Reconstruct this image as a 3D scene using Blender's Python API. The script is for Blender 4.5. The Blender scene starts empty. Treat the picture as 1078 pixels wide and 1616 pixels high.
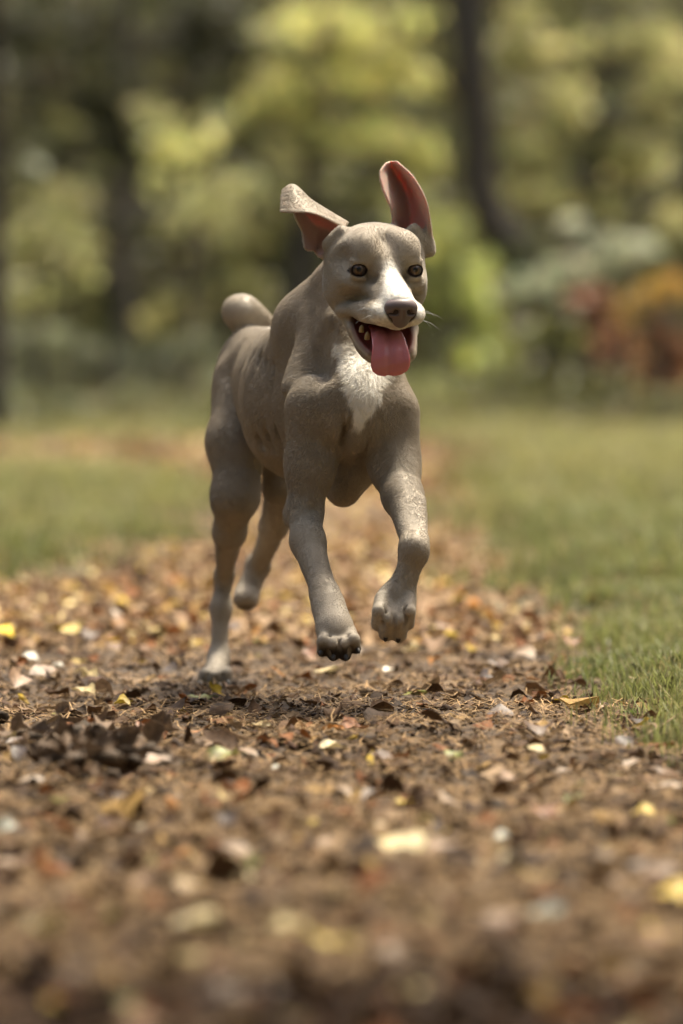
import bpy, bmesh, math, random
import numpy as np
from mathutils import Vector, Matrix, noise
from mathutils.bvhtree import BVHTree

# ------------------------------------------------------------------ camera, light, exposure
S = bpy.context.scene
COL = S.collection
FPX = 8080.0          # focal length in photo pixels (180 mm on a 36 mm tall frame, photo 1616 px tall)
CAMH, HOR, CX = 0.57, 560.0, 539.0
cam_data = bpy.data.cameras.new("camera")
cam_data.sensor_fit = 'VERTICAL'; cam_data.sensor_height = 36.0; cam_data.sensor_width = 24.0
cam_data.lens = 180.0
cam_data.clip_start = 0.1; cam_data.clip_end = 2000
cam_data.dof.use_dof = True
cam_data.dof.focus_distance = 7.98
cam_data.dof.aperture_fstop = 2.8
cam = bpy.data.objects.new("camera", cam_data); COL.objects.link(cam)
PITCH = math.atan((808.0 - HOR) / FPX)
cam.location = (0, 0, CAMH)
cam.rotation_euler = (math.radians(90) - PITCH, 0, 0)
S.camera = cam

SUN_ELEV, SUN_ROT = math.radians(66), math.radians(34)     # rotation measured from +Y (behind the dog) towards +X
world = bpy.data.worlds.new("World"); S.world = world; world.use_nodes = True
wn = world.node_tree; wn.nodes.clear()
sky = wn.nodes.new('ShaderNodeTexSky'); sky.sky_type = 'NISHITA'; sky.sun_disc = False
sky.sun_elevation = SUN_ELEV; sky.sun_rotation = SUN_ROT
sky.air_density = 1.0; sky.dust_density = 6.0; sky.ozone_density = 0.6
bg = wn.nodes.new('ShaderNodeBackground'); bg.inputs['Strength'].default_value = 0.066
wo = wn.nodes.new('ShaderNodeOutputWorld')
wn.links.new(sky.outputs[0], bg.inputs[0]); wn.links.new(bg.outputs[0], wo.inputs[0])
sd = bpy.data.lights.new("sun", 'SUN'); sd.energy = 1.5; sd.angle = math.radians(10); sd.color = (1.0, 0.95, 0.87)
sun = bpy.data.objects.new("sun", sd); COL.objects.link(sun)
sv = Vector((math.sin(SUN_ROT) * math.cos(SUN_ELEV), math.cos(SUN_ROT) * math.cos(SUN_ELEV), math.sin(SUN_ELEV)))
sun.rotation_euler = sv.to_track_quat('Z', 'Y').to_euler()
sun.location = (3, 8, 12)
S.view_settings.view_transform = 'Standard'; S.view_settings.look = 'None'
S.view_settings.gamma = 1.0; S.view_settings.exposure = 2.5; S.view_settings.use_curve_mapping = False
S.view_settings.use_white_balance = True; S.view_settings.white_balance_temperature = 7000; S.view_settings.white_balance_tint = 6
S.render.engine = 'CYCLES'
S.cycles.max_bounces = 7; S.cycles.diffuse_bounces = 3; S.cycles.transmission_bounces = 4
S.cycles.transparent_max_bounces = 6

# ------------------------------------------------------------------ helpers
def P(px, py, Y):
    """the point at distance Y that the photo shows at (px, py)"""
    a = math.atan((py - 808.0) / FPX) + PITCH
    return np.array([(px - CX) / FPX * Y, Y, CAMH - math.tan(a) * Y])

def tag(o, label=None, cat=None, group=None, kind=None):
    if label: o['label'] = label
    if cat: o['category'] = cat
    if group: o['group'] = group
    if kind: o['kind'] = kind
    return o

def mesh_obj(name, verts, faces, mat=None, parent=None, smooth=True):
    me = bpy.data.meshes.new(name)
    verts = np.asarray(verts, dtype=np.float32)
    if isinstance(faces, np.ndarray):
        n, k = faces.shape
        me.vertices.add(len(verts)); me.vertices.foreach_set('co', verts.ravel())
        me.loops.add(n * k); me.loops.foreach_set('vertex_index', faces.astype(np.int32).ravel())
        me.polygons.add(n); me.polygons.foreach_set('loop_start', np.arange(0, n * k, k, dtype=np.int32))
        me.update(calc_edges=True)
    else:
        me.from_pydata([tuple(map(float, v)) for v in verts], [], [tuple(map(int, f)) for f in faces]); me.update()
    if smooth: me.polygons.foreach_set('use_smooth', np.ones(len(me.polygons), dtype=bool))
    o = bpy.data.objects.new(name, me); COL.objects.link(o)
    if mat: me.materials.append(mat)
    if parent: o.parent = parent
    return o

def set_col(me, name, arr, domain='POINT'):
    at = me.attributes.new(name, 'FLOAT_COLOR', domain)
    a = np.ones((len(arr), 4), dtype=np.float32); a[:, :3] = arr
    at.data.foreach_set('color', a.ravel())

class NT:
    def __init__(s, name):
        s.m = bpy.data.materials.new(name); s.m.use_nodes = True
        s.t = s.m.node_tree; s.t.nodes.clear()
        s.out = s.t.nodes.new('ShaderNodeOutputMaterial')
    def n(s, typ, props=None, **ins):
        nd = s.t.nodes.new(typ)
        for k, v in (props or {}).items(): setattr(nd, k, v)
        for k, v in ins.items():
            key = int(k[1:]) if k[0] == '_' and k[1:].isdigit() else k.replace('_', ' ')
            sock = nd.inputs[key]
            if isinstance(v, bpy.types.NodeSocket): s.t.links.new(v, sock)
            else: sock.default_value = v
        return nd
    def l(s, a, b): s.t.links.new(a, b)
    def surf(s, sock): s.t.links.new(sock, s.out.inputs['Surface']); return s.m

def srgb(r, g, b):
    f = lambda c: (c / 255.0) / 12.92 if c / 255.0 <= 0.04045 else ((c / 255.0 + 0.055) / 1.055) ** 2.4
    return (f(r), f(g), f(b))
# ------------------------------------------------------------------ ground and path: one height field, split along the path's edge
def sstep(a, b, x):
    t = np.clip((x - a) / (b - a), 0, 1); return t * t * (3 - 2 * t)
def vn2(x, y, sc, seed=0):
    q0, q1 = np.asarray(x) * sc + seed * 7.7, np.asarray(y) * sc + seed * 3.1
    i, j = np.floor(q0).astype(np.int64), np.floor(q1).astype(np.int64); f, g = q0 - i, q1 - j
    f = f * f * (3 - 2 * f); g = g * g * (3 - 2 * g)
    def h(a, b):
        n = (a * 73856093) ^ (b * 19349663) ^ (seed * 2654435); n = (n ^ (n >> 13)) * 1274126177 & 0x7fffffff
        return ((n ^ (n >> 16)) & 0xffff) / 65535.0
    return (h(i, j) * (1-f) + h(i+1, j) * f) * (1-g) + (h(i, j+1) * (1-f) + h(i+1, j+1) * f) * g
def path_right(Y): return np.interp(Y, [0, 3, 7.3, 8.0, 8.9, 9.8, 13, 19, 29, 33, 60], [1.2, .8, .58, .50, .40, .39, .48, .62, .86, 1.0, 1.8])
def path_left(Y): return np.interp(Y, [0, 3, 10.5, 12.3, 13.3, 15, 20, 24, 26, 27.5, 31, 32, 34, 60], [-3, -2.5, -1.4, -.92, -.70, -.60, -.60, -.95, -1.7, -3.0, -4, -3.0, 1.6, 4])
def path_in(x, y):
    """positive inside the path, in metres from its edge"""
    w = (vn2(x, y, 2.6, 5) - .5) * .34 + (vn2(x, y, 9, 6) - .5) * .20
    return np.minimum(path_right(y) - x, x - path_left(y)) + w * np.clip(y / 10, .4, 2)
def ground_h(x, y):
    d = path_in(x, y)
    near = np.clip(1.6 - y / 14, 0, 1)
    z = .030 * (vn2(x, y, 1.3, 1) - .5) + .022 * (vn2(x, y, 5, 2) - .5) * near + .010 * (vn2(x, y, 18, 3) - .5) * near + .006 * (vn2(x, y, 55, 4) - .5) * near
    z = z + .03 * sstep(.05, -.25, d)
    flat = sstep(.35, .12, np.hypot((x + .21) * 1.0, y - 8.76))        # level where the hind paw stands
    z = z * (1 - flat) + .002 * flat
    bank = sstep(34, 60, y) * .35
    return z + bank
ys = [3.0]
while ys[-1] < 80: ys.append(ys[-1] + max(.011, .00022 * ys[-1] ** 2))
ys = np.array(ys)
xs = [0.0]
while xs[-1] < 16: xs.append(xs[-1] + (.0125 if xs[-1] < .62 else .0125 + (xs[-1] - .62) * .05))
xs = np.array([-v for v in xs[:0:-1]] + xs)
GX, GY = np.meshgrid(xs, ys)
GZ = ground_h(GX, GY)
gv = np.stack([GX, GY, GZ], -1).reshape(-1, 3)
nx = len(xs); ii, jj = np.meshgrid(np.arange(len(ys) - 1), np.arange(nx - 1), indexing='ij')
k0 = (ii * nx + jj).ravel(); gq = np.stack([k0, k0 + 1, k0 + nx + 1, k0 + nx], -1)
fc = gv[gq].mean(1); onpath = path_in(fc[:, 0], fc[:, 1]) > 0

def ground_mat(name, c1, c2, c3, bump):
    m = NT(name); tc = m.n('ShaderNodeTexCoord')
    a = m.n('ShaderNodeTexNoise', Scale=5.0, Detail=8.0, Roughness=.65); m.l(tc.outputs['Object'], a.inputs['Vector'])
    b_ = m.n('ShaderNodeTexNoise', Scale=70.0, Detail=6.0, Roughness=.7); m.l(tc.outputs['Object'], b_.inputs['Vector'])
    r = m.n('ShaderNodeValToRGB', Fac=b_.outputs[0]); e = r.color_ramp.elements
    e[0].position = .35; e[0].color = (*c1, 1); e[1].position = .68; e[1].color = (*c2, 1)
    r2 = m.n('ShaderNodeValToRGB', Fac=a.outputs[0]); e = r2.color_ramp.elements
    e[0].position = .42; e[0].color = (0, 0, 0, 1); e[1].position = .66; e[1].color = (1, 1, 1, 1)
    mx = m.n('ShaderNodeMix', {'data_type': 'RGBA'}, Factor=r2.outputs[0]); m.l(r.outputs[0], mx.inputs[6]); mx.inputs[7].default_value = (*c3, 1)
    bp = m.n('ShaderNodeBump', Strength=.8, Distance=bump, Height=b_.outputs[0])
    b = m.n('ShaderNodeBsdfPrincipled', Base_Color=mx.outputs[2], Roughness=.9, Normal=bp.outputs[0])
    return m.surf(b.outputs[0])
soil = ground_mat('path_soil', (.020, .012, .006), (.085, .049, .023), (.062, .037, .018), .01)
turf = ground_mat('turf_soil', (.045, .038, .016), (.105, .10, .038), (.14, .105, .05), .02)
def split(mask, name, mat):
    f = gq[mask]; u, inv = np.unique(f, return_inverse=True)
    o = mesh_obj(name, gv[u], inv.reshape(f.shape), mat); o['kind'] = 'structure'; return o
split(onpath, 'path', soil)
split(~onpath, 'ground', turf)
far = mesh_obj('far_ground', [(-400, -60, -.02), (400, -60, -.02), (400, 3.05, -.02), (-400, 3.05, -.02),
        (-400, 79.9, .30), (400, 79.9, .30), (400, 900, .3), (-400, 900, .3), (-15.5, 3, -.02), (-400, 3, -.02), (-15.5, 79.9, .3), (15.5, 3, -.02), (400, 3, -.02), (15.5, 79.9, .3)],
        [(0, 1, 2, 3), (4, 5, 6, 7), (9, 8, 10, 4), (11, 12, 5, 13)], turf); far['kind'] = 'structure'

# ------------------------------------------------------------------ leaves
RNG = np.random.default_rng(11)
def leaf_template(kind, rows=7):
    """flat outline along +y from stalk to tip, 3 points a row (edge, midrib, edge), length 1"""
    t = np.linspace(0, 1, rows)
    if kind == 'ovate': w = .36 * np.sin(np.pi * t ** .72) ** .85
    elif kind == 'narrow': w = .22 * np.sin(np.pi * t ** .85) ** .9
    elif kind == 'round': w = .46 * np.sin(np.pi * t ** .8) ** .6
    else: w = (.30 * np.sin(np.pi * t ** 1.15) ** .8) * (1 + .38 * np.cos(t * 4.2 * 2 * np.pi))      # lobed
    w[0] = .012; w[-1] = .008
    return t, w
def make_leaf_verts(kind, length, curl, fold, twist, rng, rows=7):
    t, w = leaf_template(kind, rows)
    w = w * rng.uniform(.85, 1.15)
    V = np.zeros((rows, 3, 3))
    V[:, 0, 0] = -w; V[:, 2, 0] = w; V[:, :, 1] = t[:, None] - .5
    V[:, 0, 2] = np.abs(w) * fold + rng.normal(0, .035, rows); V[:, 2, 2] = np.abs(w) * fold + rng.normal(0, .035, rows)
    V[:, :, 2] += (curl * (t - .5) ** 2)[:, None] + (twist * (t - .5))[:, None] * np.array([-1, 0, 1]) * np.maximum(w, .05)[:, None] * 3
    V[:, 0, 0] *= 1 - .25 * abs(fold); V[:, 2, 0] *= 1 - .25 * abs(fold)
    return V.reshape(-1, 3) * length
LF = [(3*i + j, 3*i + j + 1, 3*i + j + 4, 3*i + j + 3) for i in range(6) for j in range(2)]
LFS = [(3*i + j, 3*i + j + 1, 3*i + j + 4, 3*i + j + 3) for i in range(3) for j in range(2)]
def rot(rng, tilt=.25):
    a = rng.uniform(0, 2*np.pi); x, y = rng.normal(0, tilt, 2)
    return np.array(Matrix.Rotation(a, 3, 'Z') @ Matrix.Rotation(x, 3, 'X') @ Matrix.Rotation(y, 3, 'Y'))
def leaf_mat(name, trans=.25, rough=.55, bump=.6, spec=.3, glow=1.0):
    m = NT(name); a = m.n('ShaderNodeAttribute', {'attribute_name': 'tint'}); tc = m.n('ShaderNodeTexCoord')
    nz = m.n('ShaderNodeTexNoise', Scale=160.0, Detail=5.0); m.l(tc.outputs['Object'], nz.inputs['Vector'])
    mr = m.n('ShaderNodeMapRange', Value=nz.outputs[0], From_Min=.3, From_Max=.7, To_Min=.55, To_Max=1.2)
    vm = m.n('ShaderNodeVectorMath', {'operation': 'SCALE'}, _0=a.outputs['Color']); m.l(mr.outputs[0], vm.inputs['Scale'])
    bp = m.n('ShaderNodeBump', Strength=bump, Distance=.002, Height=nz.outputs[0])
    b = m.n('ShaderNodeBsdfPrincipled', Base_Color=vm.outputs[0], Roughness=rough, Normal=bp.outputs[0]); b.inputs['Specular IOR Level'].default_value = spec
    tv = m.n('ShaderNodeVectorMath', {'operation': 'SCALE'}, _0=vm.outputs[0]); tv.inputs['Scale'].default_value = glow
    tr = m.n('ShaderNodeBsdfTranslucent', Color=tv.outputs[0]); mx = m.n('ShaderNodeMixShader', Fac=trans, _1=b.outputs[0], _2=tr.outputs[0])
    return m.surf(mx.outputs[0])
litter_m = leaf_mat('dead_leaf', .12, .7, .6, .12)
PAL = {'dark brown': (.046, .024, .012), 'brown': (.10, .052, .024), 'russet': (.20, .075, .025), 'tan': (.27, .18, .105), 'pinkish tan': (.31, .20, .125),
       'ochre': (.33, .20, .065), 'yellow': (.55, .38, .05), 'cream': (.56, .44, .22), 'pale grey': (.44, .44, .36), 'olive green': (.20, .21, .05), 'green': (.09, .16, .03), 'orange': (.40, .17, .045), 'white': (.70, .66, .55)}
names = ['dark brown', 'brown', 'russet', 'tan', 'pinkish tan', 'ochre', 'yellow', 'cream', 'olive green', 'orange']
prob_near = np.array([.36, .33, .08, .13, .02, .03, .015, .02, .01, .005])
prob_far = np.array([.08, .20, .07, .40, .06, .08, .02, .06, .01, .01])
KINDS = ['ovate', 'narrow', 'round', 'lobed']
prob_frag = np.array([.50, .30, .06, .10, .03, .01, .0, .0, .0, .0])
def litter(name, n, sampler, size, far=False, tiltv=.28, pal=None):
    V, F, C = [], [], []; fcs = np.array(LFS if far else LF); rows = 4 if far else 7; off = 0
    X, Y = sampler(n)
    Z = ground_h(X, Y); pr = pal if pal is not None else prob_far if far else prob_near; pr = pr / pr.sum()
    ci = RNG.choice(len(names), len(X), p=pr); r = RNG.random(len(X))
    for i in range(len(X)):
        L = RNG.uniform(*size) * (1 + .5 * (r[i] > .93))
        v = make_leaf_verts(KINDS[RNG.integers(4)], L, RNG.normal(0, .5), RNG.uniform(-.6, .9), RNG.normal(0, .35), RNG, rows) @ rot(RNG, tiltv).T
        lift = -v[:, 2].min() * .75 + RNG.uniform(0, .006)
        V.append(v + (X[i], Y[i], Z[i] + lift)); F.append(fcs + off); off += len(v)
        C.append(np.tile(np.array(PAL[names[ci[i]]]) * RNG.uniform(.7, 1.25) * (1.45 if far else .85), (len(v), 1)))  # far leaves brightened: the open light on the far path put into their colour
    o = mesh_obj(name, np.concatenate(V), np.concatenate(F), litter_m); set_col(o.data, 'tint', np.concatenate(C)); o['kind'] = 'stuff'
    return o
def samp_path(y0, y1, spread=1.15, verge=.05, power=1.0):
    def f(n):
        u = RNG.random(n * 3); Y = (y0 ** -power + u * (y1 ** -power - y0 ** -power)) ** (-1 / power)
        X = RNG.uniform(-1, 1, len(Y)) * Y * .0667 * spread
        d = path_in(X, Y); k = (d > 0) | (RNG.random(len(Y)) < verge * np.exp(np.minimum(d, 0) * 2))
        # keep clear of the planted paw
        k &= np.hypot(X + .21, Y - 8.74) > .055
        return X[k][:n], Y[k][:n]
    return f
litter('leaf_fragments', 9000, samp_path(3.6, 14, 1.25, .12, 1.0), (.007, .024), pal=prob_frag)
litter('fallen_leaf_litter', 3800, samp_path(3.6, 15, 1.25, .45, 1.0), (.022, .048), tiltv=.28)
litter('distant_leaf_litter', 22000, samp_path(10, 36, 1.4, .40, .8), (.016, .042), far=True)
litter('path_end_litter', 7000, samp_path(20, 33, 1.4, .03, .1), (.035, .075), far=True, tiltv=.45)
# crumbs of soil and bark
def crumbs(n):
    X, Y = samp_path(3.6, 13, 1.2, .1)(n); Z = ground_h(X, Y); V, F, C = [], [], []
    base = np.array([(1, 0, 0), (-1, 0, 0), (0, 1, 0), (0, -1, 0), (0, 0, 1), (0, 0, -1)], float)
    fs = np.array([(0, 2, 4), (2, 1, 4), (1, 3, 4), (3, 0, 4), (2, 0, 5), (1, 2, 5), (3, 1, 5), (0, 3, 5)])
    s = RNG.lognormal(-5.5, .45, len(X)); 
    for i in range(len(X)):
        v = base * (1 + RNG.normal(0, .3, (6, 1))) * np.array([1, RNG.uniform(.5, 1.6), RNG.uniform(.4, .8)]) @ rot(RNG, .5).T * s[i]
        V.append(v + (X[i], Y[i], Z[i] + s[i] * .3)); F.append(fs + 6 * i)
        C.append(np.tile(np.array((.058, .036, .021)) * RNG.uniform(.4, 2.0) * np.array([1, RNG.uniform(.85, 1.1), 1]), (6, 1)))
    o = mesh_obj('soil_crumbs', np.concatenate(V), np.concatenate(F), litter_m); set_col(o.data, 'tint', np.concatenate(C)); o['kind'] = 'stuff'
crumbs(30000)
def needles(n):
    X, Y = samp_path(4.5, 15, 1.2, .25)(n); Z = ground_h(X, Y); n = len(X)
    # needles lie in drifts
    L = RNG.uniform(.025, .075, n); a = RNG.uniform(0, 2*np.pi, n); up = RNG.normal(0, .12, n)
    d = np.stack([np.cos(a), np.sin(a), up], -1) * L[:, None] / 2; w = np.stack([-np.sin(a), np.cos(a), 0 * a], -1) * .0009
    bow = np.stack([-np.sin(a), np.cos(a), 0*a + .3], -1) * (RNG.normal(0, .08, n) * L)[:, None]
    c = np.stack([X, Y, Z + .004 + RNG.uniform(0, .012, n)], -1)
    h = np.array([0, 0, .0010])
    V = np.stack([c - d - w, c - d + w, c + bow + w + h, c + bow - w + h, c + d + w, c + d - w], 1).reshape(-1, 3)
    k = np.arange(n)[:, None] * 6
    F = np.concatenate([k + np.array([[0, 1, 2, 3]]), k + np.array([[3, 2, 4, 5]])])
    t = np.array([.25, .155, .072]) * RNG.uniform(.25, 1.5, (n, 1))
    o = mesh_obj('pine_needles', V, F, litter_m); set_col(o.data, 'tint', np.repeat(t, 6, 0)); o['kind'] = 'stuff'
needles(45000)

# ------------------------------------------------------------------ grass on both verges
grass_m = leaf_mat('grass_blade', .35, .5, .2)
def grass(name, n, y0, y1, hgt, xr, tone=1.0):
    u = RNG.random(n * 2); Y = (y0 ** -.6 + u * (y1 ** -.6 - y0 ** -.6)) ** (-1 / .6)
    X = RNG.uniform(xr[0], xr[1], len(Y)) * Y * .0667
    d = path_in(X, Y); dens = sstep(.05, -.32, d) * (.30 + .70 * sstep(.25, .5, vn2(X, Y, 1.7, 9))) + .015 * (d < .1)
    k = RNG.random(len(Y)) < dens; X, Y = X[k][:n], Y[k][:n]; n = len(X)
    Z = ground_h(X, Y); H_ = RNG.uniform(*hgt, n) * (.35 + 1.2 * vn2(X, Y, 1.4, 12)); a = RNG.uniform(0, 2*np.pi, n)
    wid = .0008 + .00028 * np.maximum(Y - 5, 0); bend = RNG.uniform(.1, .75, n) * H_
    dr = np.stack([np.cos(a), np.sin(a), 0*a], -1); sd_ = np.stack([-np.sin(a), np.cos(a), 0*a], -1) * wid[:, None]
    b0 = np.stack([X, Y, Z - .005], -1); up = np.array([0, 0, 1.0])
    m1 = b0 + up * (H_ * .6)[:, None] + dr * (bend * .35)[:, None]; t1 = b0 + up * (H_ * .92)[:, None] + dr * bend[:, None]
    V = np.stack([b0 - sd_, b0 + sd_, m1 + sd_ * .8, m1 - sd_ * .8, t1], 1).reshape(-1, 3)
    kk = np.arange(n)[:, None] * 5
    me_f = [tuple(r) for r in (kk + np.array([[0, 1, 2, 3]])).tolist()] + [tuple(r) for r in (kk + np.array([[3, 2, 4]])).tolist()]
    g = (vn2(X, Y, .9, 20) * .5 + .5 * sstep(10, 25, Y))[:, None]; r = RNG.random((n, 1))
    c = np.array([.115, .155, .042]) * (1 - g) + np.array([.40, .37, .14]) * g; c = np.where(r > .8, np.array([[.30, .25, .12]]), c) * RNG.uniform(.6, 1.3, (n, 1)) * tone
    o = mesh_obj(name, V, me_f, grass_m); set_col(o.data, 'tint', np.repeat(c, 5, 0)); o['kind'] = 'stuff'
grass('near_verge_grass', 60000, 7.0, 14, (.018, .050), (.6, 1.25))
grass('right_verge_grass', 60000, 12, 48, (.04, .12), (-.2, 1.3))
grass('left_verge_grass', 50000, 12.5, 48, (.04, .11), (-1.3, .4))
grass('tall_wood_edge_grass', 14000, 36, 47, (.06, .28), (-1.3, 1.3), .5)

# ------------------------------------------------------------------ trees, shrubs
bark_m = NT('bark'); _tc = bark_m.n('ShaderNodeTexCoord'); _mp = bark_m.n('ShaderNodeMapping'); bark_m.l(_tc.outputs['Object'], _mp.inputs[0]); _mp.inputs['Scale'].default_value = (9, 9, 1.6)
_nz = bark_m.n('ShaderNodeTexNoise', Scale=3.0, Detail=8.0, Roughness=.7); bark_m.l(_mp.outputs[0], _nz.inputs['Vector'])
_r = bark_m.n('ShaderNodeValToRGB', Fac=_nz.outputs[0]); _r.color_ramp.elements[0].color = (.018, .014, .010, 1); _r.color_ramp.elements[1].color = (.11, .085, .06, 1)
_bp = bark_m.n('ShaderNodeBump', Strength=1.0, Distance=.03, Height=_nz.outputs[0])
_b = bark_m.n('ShaderNodeBsdfPrincipled', Base_Color=_r.outputs[0], Roughness=.9, Normal=_bp.outputs[0]); bark_m.surf(_b.outputs[0])
crown_m = leaf_mat('tree_leaf', .50, .45, .1, .3, 1.25)
def tube(V, F, pts, rad, ns=10):
    pts = [np.array(p, float) for p in pts]; o = len(V)
    for i, p in enumerate(pts):
        t = unit_(pts[min(i+1, len(pts)-1)] - pts[max(i-1, 0)]); u = unit_(np.cross(t, [.31, .9, .13])); w = np.cross(t, u)
        for k in range(ns):
            a = 2*math.pi*k/ns; rr = rad[i] * (1 + .12 * math.sin(3*a + i) * (ns > 6)); V.append(p + (u*math.cos(a) + w*math.sin(a)) * rr)
    for i in range(len(pts)-1):
        for k in range(ns): F.append((o+i*ns+k, o+i*ns+(k+1) % ns, o+(i+1)*ns+(k+1) % ns, o+(i+1)*ns+k))
def unit_(v): return v / (np.linalg.norm(v) + 1e-12)
def blades(cen, rad, n, size, rng, colv, flat=.8):
    """leaf faces through a clump, thicker toward its outside, with gaps"""
    d = rng.normal(0, 1, (n, 3)); d /= np.linalg.norm(d, axis=1)[:, None]
    r = rng.random(n) ** .45; p = cen + d * r[:, None] * rad
    nrm = rng.normal(0, 1, (n, 3)) + np.array([0, -.2, .9]); nrm /= np.linalg.norm(nrm, axis=1)[:, None]
    u = np.cross(nrm, rng.normal(0, 1, (n, 3))); u /= np.linalg.norm(u, axis=1)[:, None]; w = np.cross(nrm, u)
    s = (size * rng.uniform(.6, 1.4, n))[:, None]
    V = np.stack([p - u*s, p + w*s*.5 + nrm*s*.12, p + u*s, p - w*s*.5 + nrm*s*.12], 1).reshape(-1, 3)
    c = np.array(colv) * rng.uniform(.65, 1.35, (n, 1)) * np.array([1, 1, 1]) * (1 + rng.normal(0, .08, (n, 3)))
    return V, np.repeat(np.clip(c, 0, 1), 4, 0)
def plant(name, label, cat, Y, base_px, clumps, col, seed, trunk_r=.06, size=.05, dens=400, group=None, depth=1.0, trunk_to=None, trunk_pts=None):
    """clumps: (px, py, rx, ry[, colour]) measured at distance Y; each gets its own depth"""
    rng = np.random.default_rng(seed); s = Y / FPX
    bx = (base_px - CX) * s; bz = float(ground_h(np.array([bx]), np.array([Y]))[0])
    root = bpy.data.objects.new(name, None); COL.objects.link(root); root.location = (bx, Y, bz)
    tag(root, label, cat, group)
    base = np.array([bx, Y, bz]); TV, TF, BV, BF, VV, CC = [], [], [], [], [], []
    cens = []
    for cl in clumps:
        c = P(cl[0], cl[1], Y); c[1] += rng.uniform(-.5, .5) * depth; cens.append((c, cl))
    top = max(c[2] for c, _ in cens) if trunk_to is None else trunk_to
    if trunk_pts: pts = [P(a, b, Y) for a, b in trunk_pts]; pts[0][2] = bz - .1
    else:
        mid = np.mean([c for c, _ in cens], 0); tx = np.clip(mid[0] - bx, -.5, .5)
        pts = [base - (0, 0, .1), base + (tx*.1, 0, .3 * (top-bz)), base + (tx*.5, 0, .65*(top-bz)), base + (tx, 0, top-bz)]
    pts = list(catmull_(pts, 9)); rr = trunk_r * np.linspace(1.15, .45 if not trunk_pts else .8, 9)
    tube(TV, TF, pts, rr, 12)
    for c, cl in cens:
        k = int(np.argmin([np.linalg.norm(np.array(p) - (c - (0, 0, .5))) for p in pts])); q = pts[max(k, 1)]
        m_ = (q + c) / 2 + (0, 0, .06); r0 = min(trunk_r * .4, .05)
        if np.linalg.norm(c - q) > .15: tube(BV, BF, catmull_([q, m_, c], 5), r0 * np.linspace(1, .3, 5), 6)
        ra = np.array([cl[2] * s, max(cl[2], cl[3]) * s * depth, cl[3] * s])
        n = int(dens * (ra[0] * ra[2]) / .12 * (0.6 + .4 * depth)) + 20
        lc = cl[4] if len(cl) > 4 else col
        sub = rng.integers(4, 7)
        for _ in range(sub):                                      # uneven outline: each clump is a handful of smaller sprays
            d = rng.normal(0, .45, 3) * ra; v, cc = blades(c + d, ra * rng.uniform(.45, .75), n // sub, size, rng, np.array(lc) * rng.uniform(.75, 1.25))
            VV.append(v); CC.append(cc)
    org = np.array(root.location)
    o = mesh_obj('trunk', np.array(TV) - org, TF, bark_m.m, root)
    if BV: mesh_obj('limbs', np.array(BV) - org, BF, bark_m.m, root)
    VV = np.concatenate(VV) - org; k = np.arange(len(VV)).reshape(-1, 4)
    o = mesh_obj('crown', VV, k, crown_m, root, smooth=False); set_col(o.data, 'tint', np.concatenate(CC)); o['kind'] = 'stuff'
    return root
def catmull_(P_, n):
    P_ = np.asarray(P_, float); m = len(P_); Q = np.vstack([2*P_[0]-P_[1], P_, 2*P_[-1]-P_[-2]])
    t = np.linspace(0, m-1-1e-9, n); i = t.astype(int); f = (t-i)[:, None]; a, b, c, d = Q[i], Q[i+1], Q[i+2], Q[i+3]
    return .5*(2*b+(c-a)*f+(2*a-5*b+4*c-d)*f**2+(3*b-a-3*c+d)*f**3)
YG = (.50, .48, .17); OL = (.32, .31, .13); DG = (.045, .045, .018); GG = (.15, .155, .085); MG = (.20, .22, .07); PALE = (.52, .53, .40)  # PALE paints bright light spots among the foliage as leaf colour
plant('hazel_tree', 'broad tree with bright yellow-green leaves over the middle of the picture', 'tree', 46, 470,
      [(395,162,34,20,(.68,.64,.24)),(545,28,44,22,(.66,.62,.24)),(470,60,30,16,(.66,.62,.24)),(655,245,30,18,(.66,.62,.24)),(410,165,80,42),(545,40,95,48),(480,110,80,45),(610,150,80,50),(560,215,95,40),(645,240,60,50),(430,60,60,40,OL),(520,290,90,40,OL),(600,310,60,40,OL),(350,210,60,40,OL)], YG, 1, .11)  # the small brighter clumps are sunlit highlights put into the leaf colour
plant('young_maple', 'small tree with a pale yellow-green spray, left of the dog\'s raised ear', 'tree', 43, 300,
      [(290,235,38,26,(.78,.74,.3)),(290,235,48,36),(270,300,50,40,OL),(330,330,70,50,OL),(240,190,50,30,OL)], YG, 2, .06)  # first clump: a lit spot painted as brighter leaves
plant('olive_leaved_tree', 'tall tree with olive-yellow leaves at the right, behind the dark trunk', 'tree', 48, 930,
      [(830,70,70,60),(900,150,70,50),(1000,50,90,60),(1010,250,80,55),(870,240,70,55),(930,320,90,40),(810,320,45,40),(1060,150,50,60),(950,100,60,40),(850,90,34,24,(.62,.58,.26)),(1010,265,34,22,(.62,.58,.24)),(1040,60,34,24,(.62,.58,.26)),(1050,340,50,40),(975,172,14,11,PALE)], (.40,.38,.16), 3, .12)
plant('dark_leaning_tree', 'dark thick trunk rising right of the dog\'s ear and leaning out to the right', 'tree', 47, 860,
      [(700,20,60,35,DG),(800,-60,120,50,DG),(690,-80,100,50,DG),(640,60,40,30,DG),(760,250,30,22,(.2,.2,.08)),(830,390,40,25,(.2,.21,.1)),(720,330,30,25,(.2,.2,.08))], DG, 4, .18, trunk_pts=[(905, 640), (850, 430), (790, 370), (755, 300), (750, 150), (735, 0), (730, -250)])
plant('shaded_beech', 'large dark leaved tree filling the top left of the picture', 'tree', 52, 190,
      [(60,60,90,60),(180,40,90,60),(290,70,80,60),(150,150,90,50),(40,170,60,50),(250,150,60,40),(330,20,80,50),(380,90,50,40),(200,230,60,40),(90,250,50,30)], DG, 5, .09, trunk_pts=[(195, 660), (200, 480), (190, 300), (200, 100), (205, -250)])
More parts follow.
